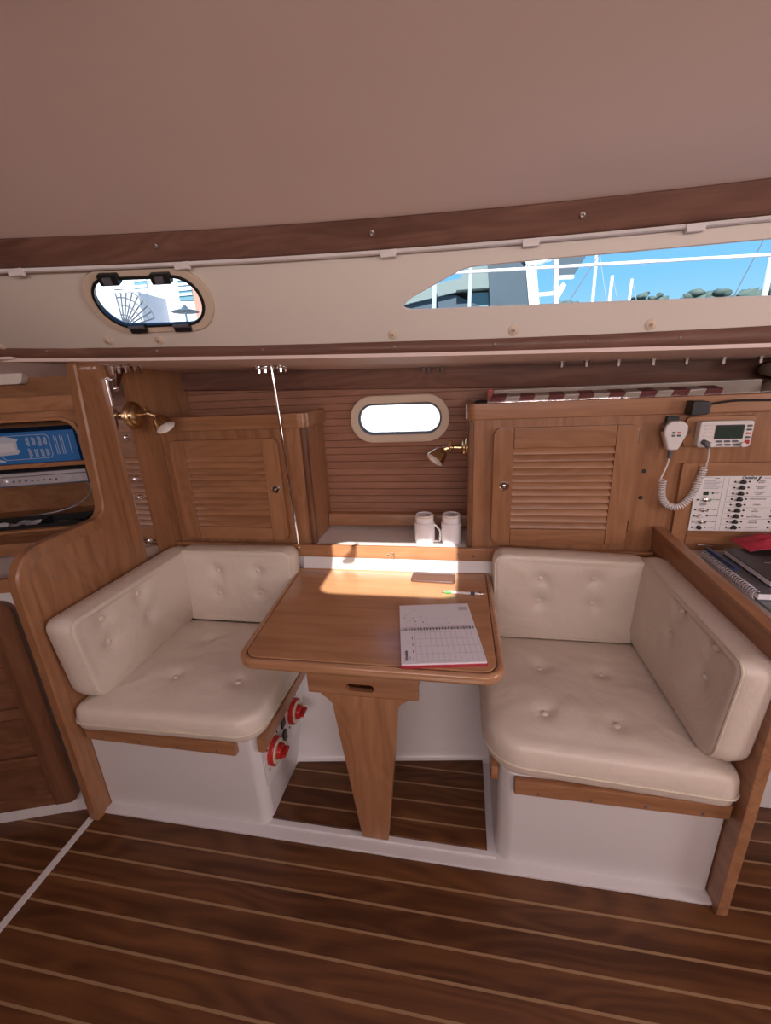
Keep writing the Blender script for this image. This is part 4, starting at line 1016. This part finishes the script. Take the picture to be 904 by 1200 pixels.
rule(.8275, .8285, pz0+.004, pz1-.004, 'ink_light'); rule(.8425, .8435, pz0+.004, pz1-.004, 'ink_light')
def dot(x, z, r=.0028, mt_='black_plastic', nm='indicator'): return obj(nm, MB().lathe([(0, r), (.002, r), (.003, r*.6)], (x, yp, z), (0, -1, 0), 10), mt_, ep)
def toggle(x, z, mt_='black_plastic', side=-1, lever=True):
    t = obj('toggle', MB().lathe([(0, .0072), (.003, .0072), (.004, .006), (.009, .0058), (.010, .003)], (x, yp, z), (0, -1, 0), 14), mt_, ep)
    if lever: obj('lever', MB().tube([(x, yp-.006, z), (x+side*.013, yp-.013, z-.001)], [.0035, .0028], 8), mt_, t)
lab = [('CABIN', 'LIGHTS'), ('RUNNING', 'LIGHTS'), ('STEAMING', 'LIGHTS'), ('REFRIGERATION',), ('STEREO',), ('VHF', 'RADIO'), ('NAV', 'INSTRUMENTS'), ('WATER', 'PRESSURE'), ('MACERATOR',)]
for i, lb in enumerate(lab):
    z = .980-i*.0192
    x = .883
    dot(x-.022, z); toggle(x, z, lever=(i != 4)); dot(x+.018, z)
    for j, s_ in enumerate(lb): text(s_, .0062, PFm(x+.052, z+(.0032 if len(lb) > 1 else 0)-.0064*j), 'ink', ep)
    dot(x+.098, z); toggle(x+.122, z); dot(x+.140, z)
    if i in (2, 4, 6): rule(.846, px1-.006, z-.0101, z-.0096, 'ink')
    if i in (0, 3, 5, 7): rule(.846, .866, z-.0105, z-.0095, 'ink_light')
text('Catalina', .013, PFm(.897, .9925), 'ink', ep, shear=.45, bold=.0003)
obj('printed_swash', MB().hexa([(.920, yp-.0004, .979), (.924, yp-.0004, .979), (.924, yp, .979), (.920, yp, .979), (.926, yp-.0004, .996), (.934, yp-.0004, .997), (.934, yp, .997), (.926, yp, .996)]), 'ink', ep)
text('YACHTS', .006, PFm(.950, .991), 'ink_light', ep)
for i in range(7): rule(.772, .805+.006*((i*3) % 4), .982-i*.0042, .9836-i*.0042, 'ink_light')
rule(.800, .815, .9905, .9925); rule(.770, .796, .9938, .9950, 'ink_light')
obj('meter', B(.776, .790, yp-.003, yp, .936, .948), 'lcd', ep)
dot(.803, .942, .003); rule(.808, .822, .943, .945, 'ink_light'); rule(.809, .820, .9395, .941, 'ink_light')
text('MAIN', .006, PFm(.783, .930), 'ink_light', ep)
toggle(.782, .920, 'steel', 1); dot(.762, .920); dot(.801, .920, .0028, 'pen_green'); text('AC MAIN', .005, PFm(.816, .920), 'ink', ep)
rule(.771, .790, .9060, .9080, 'ink'); rule(.770, .791, .9025, .9045, 'ink'); rule(.772, .788, .8985, .9000, 'ink_light')
for i, (s_, mt_, sd_) in enumerate([('OUTLETS', 'steel', 1), ('WATER HEATER', 'white_plastic', -1), ('BATT CHARGER', 'steel', 1), ('AC UNIT', 'black_plastic', 1)]):
    z = .886-i*.0205; toggle(.780, z, mt_, sd_, i < 3); dot(.760, z); dot(.798, z, .0025); text(s_, .0042, PFm(.815, z), 'ink', ep)

# VHF radio
vb = thing('vhf_radio', 'white marine radio with small dark screen mounted on a wooden block', 'radio', (.79, YL, 1.13))
obj('mount_board', MB().prism(rrect(.694, .887, 1.091, 1.187, .014, 5), 'y', YL-.014, YL), 'cabinet_wood_X', vb, .004)
bd = obj('body', MB().prism(rrect(.722, .868, 1.094, 1.175, .010, 5), 'y', YL-.042, YL-.014), 'white_plastic', vb, .004, 3)
yr = YL-.042
obj('screen_bezel', MB().prism(rrect(.764, .842, 1.120, 1.163, .003, 3), 'y', yr-.0015, yr), 'black_plastic', bd)
obj('screen', MB().prism(rrect(.769, .837, 1.124, 1.159, .002, 3), 'y', yr-.0022, yr-.0015), 'lcd', bd)
for i in range(4):
    obj('speaker_louvre', B(.734, .758, yr-.003, yr, 1.160-i*.0105, 1.163-i*.0105), 'white_plastic', bd, .001)
    obj('key', MB().prism(rrect(.849, .862, 1.156-i*.0115, 1.162-i*.0115, .003, 3), 'y', yr-.003, yr), 'key_orange' if i == 2 else 'grey_rubber', bd)
obj('key', MB().prism(rrect(.850, .862, 1.104, 1.116, .002, 3), 'y', yr-.003, yr), 'red_plastic', bd)
for i in range(3):
    for j in range(2): obj('key', MB().prism(rrect(.772+i*.022+j*.003, .788+i*.022+j*.003, 1.110-j*.0105, 1.116-j*.0105, .003, 3), 'y', yr-.003, yr), 'grey_rubber', bd)
obj('tuning_knob', MB().lathe([(0, .008), (.012, .007), (.013, .005)], (.757, yr, 1.104), (0, -1, 0), 16), 'white_plastic', bd)
obj('tuning_knob', MB().lathe([(0, .008), (.012, .007), (.013, .005)], (.843, yr, 1.103), (0, -1, 0), 16), 'white_plastic', bd)
obj('cord_plug', MB().tube([(.738, yr, 1.112), (.739, yr-.014, 1.111), (.744, yr-.018, 1.102), (.745, yr-.018, 1.096)], [.008, .008, .007, .006], 10), 'grey_rubber', bd)
for q in (.706, .878): screw(vb, (q, YL-.014, 1.14), (0, -1, 0), .0045, mt='grey_rubber')
# handset
hm = thing('radio_handset', 'white radio microphone hanging with coiled cord from the locker', 'microphone', (.655, YL, 1.13))
obj('hang_clip', MB().prism(rrect(.637, .672, 1.150, 1.190, .004, 3), 'y', YL-.016, YL), 'black_plastic', hm, .002)
hp = rpoly([(.640, 1.088), (.668, 1.088), (.672, 1.096), (.689, 1.140), (.688, 1.165), (.672, 1.178), (.640, 1.178), (.624, 1.165), (.622, 1.140), (.637, 1.096)], .012, 4)
hb = obj('shell', MB().prism(hp, 'y', YL-.046, YL-.016), 'white_plastic', hm, .006, 3)
obj('talk_button', MB().prism(rpoly([(.620, 1.146), (.626, 1.170), (.634, 1.176), (.630, 1.144)], .002, 3), 'y', YL-.040, YL-.024), 'grey_rubber', hb)
for i in range(2):
    for j in range(2): obj('key', MB().prism(rrect(.643+i*.015, .654+i*.015, 1.140-j*.009, 1.146-j*.009, .0025, 3), 'y', YL-.0475, YL-.046), 'key_orange' if (i, j) == (1, 0) else 'grey_rubber', hb)
obj('strain_relief', MB().lathe([(0, .007), (.030, .0048)], (.654, YL-.028, 1.089), (0, 0, -1), 12), 'grey_rubber', hm)
yc_ = YL-.030
path = smooth_path([(.6535, yc_, 1.062), (.650, yc_, 1.035), (.640, yc_, 1.000), (.636, yc_, .985)], 8)
obj('cord', MB().tube(path, .0028, 7), 'white_plastic', hm)
cl = smooth_path([(.646, yc_, .992), (.646, yc_, .960), (.653, yc_, .925), (.672, yc_, .903), (.698, yc_, .897), (.722, yc_, .913), (.740, yc_, .945), (.750, yc_, .985), (.760, yc_, 1.030)], 40)
hel = []; turns = 38; nn = len(cl)
cum = [0]
for i in range(1, nn): cum.append(cum[-1]+(cl[i]-cl[i-1]).length)
tot = cum[-1]; j = 0; NS = turns*12
for k_ in range(NS+1):
    s_ = tot*k_/NS
    while j < nn-2 and cum[j+1] < s_: j += 1
    f = (s_-cum[j])/max(1e-9, cum[j+1]-cum[j]); p = cl[j].lerp(cl[j+1], min(1, f)); t = (cl[min(nn-1, j+1)]-cl[max(0, j-1)]).normalized()
    nv = Vector((0, -1, 0)); bvv = t.cross(nv); a_ = 2*pi*turns*k_/NS
    hel.append(p+(nv*math.cos(a_)+bvv*math.sin(a_))*.0095)
obj('coiled_cord', MB().tube(hel, .0024, 6), 'white_plastic', hm, ang=60)
obj('cord', MB().tube(smooth_path([hel[-1], (.764, yc_, 1.040), (.760, yc_-.01, 1.06), (.748, yr-.018, 1.098)], 8), .0028, 7), 'white_plastic', hm)
# black plug with cable on the fiddle
kp = thing('power_plug', 'black plug with a black cable along the locker fiddle', 'plug', (.705, YL-.03, 1.19))
obj('plug_body', MB().prism(rpoly([(.682, 1.193), (.732, 1.197), (.735, 1.236), (.684, 1.238)], [.006, .010, .012, .006], 4), 'y', YL-.060, YL-.013), 'black_plastic', kp, .004)
obj('cable', MB().tube(smooth_path([(.732, YL-.03, 1.222), (.76, YL-.022, 1.226), (.82, YL-.018, 1.232), (.92, YL-.017, 1.230), (1.1, YL-.017, 1.228), (1.6, YL-.017, 1.228)]), .0035, 8), 'black_plastic', kp)
# things on top of the long locker
rc = thing('rolled_tablecloth', 'red and white checked cloth rolled in clear wrap on the long locker', 'cloth', (.5, 1.56, 1.25))
random.seed(3)
nseg = 15; xa, xb = .10, .80
for i in range(nseg):
    x0 = xa+(xb-xa)*i/nseg; x1 = xa+(xb-xa)*(i+1)/nseg; sl_ = .010
    P = [(x0-sl_, 1.525, 1.236), (x1-sl_, 1.525, 1.236), (x1+sl_, 1.60, 1.240), (x0+sl_, 1.60, 1.240), (x0, 1.520, 1.268), (x1, 1.520, 1.268), (x1+sl_, 1.60, 1.275), (x0+sl_, 1.60, 1.275)]
    obj('check', MB().hexa(P), 'check_red' if i % 2 == 0 else 'check_white', rc, .002)
obj('paper_core', MB().box(.11, .95, 1.60, 1.66, 1.205, 1.288), 'check_white', rc, .006)
m = MB(); nxx = 40
for i in range(nxx+1):
    for j in range(6):
        x_ = .085+.88*i/nxx; a_ = -.3+1.9*j/5; rr_ = .040+.005*noise.noise(Vector((x_*30, j*1.7, 0)))
        m.v.append((x_, 1.558-math.cos(a_)*rr_*1.1, 1.246+math.sin(a_)*rr_+.002*noise.noise(Vector((x_*60, j, 3)))))
for i in range(nxx):
    for j in range(5): m.f.append((i*6+j, i*6+j+1, (i+1)*6+j+1, (i+1)*6+j))
obj('clear_wrap', m, 'clear_wrap', rc, ang=60)
tag(obj('red_block', B(.088, .108, 1.575, 1.60, 1.20, 1.291), 'red_plastic', None, .002), 'small red plastic block at the end of the rolled cloth', 'block')
tag(obj('black_canister', MB().lathe([(0, .026), (.045, .026), (.054, .022), (.058, .012), (.059, .001)], (.066, 1.555, 1.20), (0, 0, 1), 20), 'black_plastic', None, ang=50), 'round black canister at the open end of the long locker', 'canister')
# folded towels
def towel(label, x0, x1, z0, z1, seed):
    m = MB(); nx_, nr_ = 16, 18
    for i in range(nx_+1):
        for j in range(nr_):
            a_ = 2*pi*j/nr_; f = i/nx_; sc = min(1, (f+.06)*6)**.5*min(1, (1-f+.06)*6)**.5
            w_ = 1+.22*noise.noise(Vector((f*4+seed, math.cos(a_)*1.5, math.sin(a_)*1.5)))
            m.v.append((x0+(x1-x0)*f, 1.60+.085*math.cos(a_)*sc*w_, (z0+z1)/2+(z1-z0)/2*math.sin(a_)*sc*w_+.012*f))
    for i in range(nx_):
        for j in range(nr_): l = (j+1) % nr_; m.f.append((i*nr_+j, i*nr_+l, (i+1)*nr_+l, (i+1)*nr_+j))
    m.f += [tuple(range(nr_)), tuple(range(nx_*nr_, (nx_+1)*nr_))]
    return tag(obj('folded_towel', m, 'taupe_cloth', None, ang=80), label, 'towel')
towel('lower taupe towel folded on the long locker', .96, 1.35, 1.205, 1.285, 1)
towel('upper taupe towel folded on top of another towel', .955, 1.36, 1.285, 1.345, 6)

# nav desk and its books
DZ = .735
ds = thing('nav_desk', 'wooden navigation desk with white top beside the electrical panel', 'desk', (1.1, 1.2, 0))
obj('desk_top', B(NX+.031, 1.5, .95, 1.499, DZ-.03, DZ), 'white_laminate', ds, .002)
obj('desk_front', B(NX+.031, 1.5, .93, .95, DZ-.16, DZ+.012), 'cabinet_wood_X', ds, .003)
obj('base_panel', B(.89, 1.5, 1.163, 1.18, 0, .20), 'gelcoat', ds, .003)
obj('cupboard_front', B(.80, 1.5, 1.18, 1.20, .18, DZ-.03), 'dark_wood_X', ds, .003)
bs = [on_z(a, b, .775) for a, b in ((822, 646), (886, 695))]
d = bs[1]-bs[0]; ll = np.linalg.norm(d); d = d/ll; nn_ = np.array([-d[1], d[0], 0]); nn_ = nn_ if nn_[0] > 0 else -nn_
def book_frame(o, z): return frame((o[0], o[1], z), tuple(nn_), tuple(-d), (0, 0, 1))
o0 = bs[1]
KF = book_frame(o0+nn_*.002, DZ)
def slab(name, label, cat, u0, u1, v0, v1, z0, z1, mt_, mt2=None, grp=None):
    t = thing(name, label, cat, tuple(KF((u0, v0, z0))), grp)
    h = z1-z0
    if mt2:
        obj('pages', MB().prism(rrect(u0+.003, u1-.003, v0+.002, v1-.002, .002, 3), 'z', z0+h*.12, z1-h*.12, lambda q: KF(q)), 'paper', t)
        obj('cover', MB().prism(rrect(u0, u1, v0, v1, .003, 3), 'z', z0, z0+h*.12, lambda q: KF(q)), mt_, t)
        obj('cover', MB().prism(rrect(u0, u1, v0, v1, .003, 3), 'z', z1-h*.12, z1, lambda q: KF(q)), mt_, t)
    else: obj('pages', MB().prism(rrect(u0, u1, v0, v1, .002, 3), 'z', z0, z1, lambda q: KF(q)), mt_, t, .001)
    return t
slab('document_folder', 'white document folder at the bottom of the desk pile', 'folder', .012, .24, -.06, .27, .0005, .010, 'paper')
slab('pale_blue_folder', 'pale blue folder under the spiral notebook', 'folder', .010, .24, -.045, .27, .0105, .018, 'far_green')
sn_ = slab('spiral_notebook', 'dark grey spiral notebook with metal coil on the desk pile', 'notebook', .004, .235, .0, ll, .0185, .040, 'grey_rubber', True)
for i in range(26):
    vv = .008+(ll-.016)*i/25
    obj('coil', MB().tube([KF((.006+.010*math.cos(t), vv, .030+.012*math.sin(t))) for t in np.linspace(0, 2*pi, 11)[:-1]], .0016, 5, closed=True), 'silver_plastic', sn_)
bb_ = slab('black_binder', 'black hardback log book on top of the spiral notebook', 'book', .048, .26, .035, ll-.02, .0405, .060, 'black_plastic', True)
obj('printed_line', MB().prism([(.10, .150), (.20, .150), (.20, .152), (.10, .152)], 'z', .0600, .0603, lambda q: KF(q)), 'paper_grey', bb_)
q0 = KF((.012, ll-.005, .050)); q1 = KF((.016, ll-.15, .050))
bpn = thing('blue_pen', 'dark blue pen lying along the notebook coil', 'pen', tuple(q0))
obj('barrel', MB().tube([q0+(q1-q0)*.12, q1], .0055, 10), 'blue_pen', bpn); obj('cap', MB().tube([q0, q0+(q1-q0)*.35], .0065, 10), 'blue_pen', bpn)
m = MB(); nx_, ny_ = 22, 10
cx0 = on_z(880, 648, .797)
for i in range(nx_+1):
    for j in range(ny_+1):
        f, g = i/nx_, j/ny_; x_ = cx0[0]+.30*f; y_ = 1.335+.10*g
        h_ = .004+.034*math.sin(pi*min(1, f*1.15))**.7*math.sin(pi*(.15+.7*g))+.012*noise.noise(Vector((f*7, g*5, 1)))*min(1, f*6)
        m.v.append((x_+.01*noise.noise(Vector((g*6, f*3, 2))), y_, .7965+max(0, h_)))
for i in range(nx_):
    for j in range(ny_): a = i*(ny_+1)+j; m.f.append((a, a+1, a+ny_+2, a+ny_+1))
solid(tag(obj('red_bandana', m, 'red_cloth', None, ang=80), 'crumpled red cloth lying on the desk books', 'cloth'), .002, 0)

# ================================================================== OUTSIDE THE WINDOWS
struct(obj('water', B(-120, 120, 2.2, 160, -.5, -.45), 'water'))
YN = 4.2
my = thing('moored_motor_yacht', 'white motor yacht with dark enclosure panels moored alongside', 'boat', (0, YN+1, -.45))
obj('hull', MB().prism(rpoly([(YN, -.45), (YN-.12, 1.45), (YN+2.6, 1.45), (YN+2.5, -.45)], .05, 3), 'x', -6, 4.5), 'far_white', my)
def NP(px, py, y=YN): p = on_y(px, py, y); return p[0], p[2]
def panel(nm, px, mt_, y=YN, d=.05): obj(nm, MB().prism([NP(a, b, y) for a, b in px], 'y', y, y+d), mt_, my)
panel('superstructure', [(470, 352), (520, 330), (585, 318), (585, 330), (470, 358)], 'far_green', YN+.10, 1.2)
panel('enclosure_panel', [(572, 306), (618, 304), (622, 375), (576, 377)], 'far_canvas', YN+.02, 1.2)
panel('canopy_panel', [(545, 314), (586, 310), (585, 336), (535, 340)], 'far_green', YN+.04, 1.2)
panel('coaming', [(455, 349), (535, 346), (560, 357), (600, 380), (440, 380)], 'far_canvas', YN+.14, 1.2)
panel('fore_coaming', [(553, 343), (580, 342), (583, 375), (550, 377)], 'far_glass', YN+.16, 1.2)
panel('arch_leg', [(616, 304), (628, 303), (634, 375), (622, 376)], 'far_white', YN, .15)
panel('arch_top', [(610, 300), (652, 292), (650, 302), (620, 312)], 'far_white', YN-.012, .10)
panel('post', [(650, 290), (655, 290), (655, 375), (650, 376)], 'far_white', YN-.02, .06)
panel('crossbar', [(622, 344), (652, 341), (652, 345), (622, 348)], 'far_white', YN+.02, .04)
panel('strut', [(652, 342), (660, 331), (664, 334), (655, 350)], 'far_white', YN+.03, .05)
panel('awning', [(655, 290), (695, 288), (672, 324), (655, 326)], 'far_canvas', YN+.3, .05)
panel('awning_bar', [(655, 323), (673, 322), (673, 326), (655, 327)], 'far_white', YN+.28, .04)
panel('stanchion', [(550, 310), (554, 310), (552, 370), (548, 370)], 'far_steel', YN-.05, .04)
panel('stanchion', [(507, 325), (512, 325), (511, 372), (506, 372)], 'far_steel', YN-.05, .04)
# lifeline of our own boat
p0, p1 = on_y(500, 321.5, 1.95), on_y(904, 298.5, 1.95); dd = p1-p0
tag(obj('lifeline', MB().tube([p0-dd*1.6, p1+dd*1.0], .006, 10), 'far_white'), 'white coated lifeline running along the side deck outside', 'lifeline')
# masts
def mast(a, b, yb, r, Yd, label):
    t_ = on_y(a, b, Yd); b_ = on_y(a-6 if a > 700 else a-3, yb, Yd)
    t = thing('sail_mast', label, 'mast', (b_[0], Yd, -.45))
    obj('pole', MB().tube([(b_[0], Yd, -.45), tuple(t_)], r, 8), 'far_white', t)
    obj('stay', MB().tube([tuple(t_), (b_[0]+Yd*.06, Yd, 1.2)], r*.25, 5), 'far_steel', t)
mast(701, 285, 350, .05, 16, 'tall white mast rising out of view past the awning')
mast(718, 323, 352, .09, 30, 'short white mast beside the two tree crowns')
mast(741, 327, 352, .09, 34, 'short white mast in front of the tree crowns')
mast(905, 300, 346, .06, 12, 'white mast in front of the largest tree')
for (a0, b0, a1, b1, Yd) in [(712, 283, 668, 352, 6), (896, 280, 858, 352, 9)]:
    p0, p1 = on_y(a0, b0, Yd), on_y(a1, b1, Yd)
    tag(obj('rigging_wire', MB().tube([p0+(p0-p1)*2, p1+(p1-p0)], .006 if Yd < 8 else .008, 5), 'grey_rubber'), 'dark rigging wire slanting past the awning' if Yd < 8 else 'dark rigging wire slanting before the largest tree', 'wire')
# trees on the far shore
def tree(a, b, Yd, rx, label, seed):
    p = on_y(a, b, Yd); h = p[2]; x = p[0]; t = thing('shore_tree', label, 'tree', (x, Yd, -.45), 'trees on the far shore')
    random.seed(seed); m = MB()
    for i in range(260):
        th = random.random()*2*pi; rr = rx*math.sqrt(random.random()); zz = h-.9-(rr/rx)**2*h*.30-random.random()*h*.34
        m.ball((x+rr*math.cos(th), Yd+rr*math.sin(th)*.7, zz), (.20+random.random()*.40)*(.6+rx/8), 6, 4, (1.2, 1.1, .75))
    for i, v in enumerate(m.v):
        nv = noise.noise_vector(Vector(v)*.9)*.6; m.v[i] = (v[0]+nv.x, v[1]+nv.y, v[2]+nv.z*.8)
    obj('foliage', m, 'far_leaf', t, ang=80)
    obj('trunk', MB().tube([(x, Yd, -.45), (x+.3, Yd, h*.4), (x, Yd, h*.75)], [.5, .4, .2], 8), 'far_bark', t)
tree(752, 333, 62, 2.6, 'small dark tree on the far shore beside the short masts', 1)
tree(771, 336, 75, 3.0, 'low dark tree on the far shore right of the short masts', 2)
tree(828, 331, 58, 5.0, 'broad rounded tree alone on the far shore', 3)
tree(893, 327, 45, 5.5, 'largest tree on the far shore behind the white mast', 4)
tree(665, 344, 64, 3.4, 'low tree on the far shore behind the awning', 5)
tree(700, 347, 82, 3.0, 'lowest tree on the far shore between the tall and short masts', 6)
# waterside building seen through the opening port
YB = 13
hb_ = thing('waterside_building', 'white waterside building with pale green glazing seen through the oval port', 'building', (-9.5, YB, -.45))
q = lambda a, b: tuple(on_y(a, b, YB)[[0, 2]])
obj('wall', B(-22, -3.2, YB, YB+4, -.45, 6.5), 'far_white', hb_)
for (x0, x1, y0, y1) in [(157, 172, 322, 358), (208, 224, 322, 352)]:
    a, b, c, d_ = q(x0, y0), q(x1, y0), q(x1+3, y1), q(x0+3, y1)
    g_ = obj('window', MB().prism([d_, c, b, a], 'y', YB-.03, YB), 'far_glass', hb_)
    for r_ in range(5):
        f = r_/5
        za = a[1]+(d_[1]-a[1])*f; xa_ = a[0]+(d_[0]-a[0])*f; xb_ = b[0]+(c[0]-b[0])*f
        obj('glazing_bar', B(xa_, xb_, YB-.06, YB-.02, za-.03, za+.03), 'far_white', g_)
a, b = q(128, 352), q(200, 380)
obj('annex', B(a[0], b[0], YB-1.2, YB, -.45, a[1]-.1), 'paper_grey', hb_)
a, b = q(229, 328), q(234, 372); obj('pillar', B(a[0], a[0]+.35, YB-.25, YB, -.45, a[1]+1), 'terracotta', hb_)
# fan-shaped railing
fb = on_y(150, 372, YB-2.5)
rg = thing('fan_railing', 'dark fan shaped metal railing in front of the waterside building', 'railing', (fb[0], YB-2.5, -.45))
c0 = on_y(146, 384, YB-2.5); R_ = abs(on_y(184, 384, YB-2.5)[0]-c0[0])
for i in range(9):
    t_ = pi*(.06+.46*i/8); obj('bar', MB().tube([tuple(c0), (c0[0]+R_*math.cos(t_), YB-2.5, c0[2]+R_*math.sin(t_)*.95)], .016, 5), 'grey_rubber', rg)
for r_ in (.35, .6, .8, 1):
    obj('hoop', MB().tube([(c0[0]+R_*r_*math.cos(t_), YB-2.5, c0[2]+R_*r_*math.sin(t_)*.95) for t_ in np.linspace(pi*.06, pi*.52, 12)], .016, 5), 'grey_rubber', rg)
obj('post', MB().tube([(c0[0], YB-2.5, -.45), tuple(c0)], .03, 6), 'grey_rubber', rg)
lp_ = on_y(216, 357, YB-2)
um = thing('garden_lantern', 'small pale lantern with conical cap before the waterside building', 'lantern', (lp_[0], YB-2, -.45))
obj('cap', MB().lathe([(0, .02), (-.10, .10), (-.16, .34), (-.18, .34)], tuple(lp_), (0, 0, 1), 14), 'far_canvas', um)
obj('pole', MB().tube([(lp_[0], YB-2, -.45), (lp_[0], YB-2, lp_[2]-.1)], .03, 6), 'far_white', um)
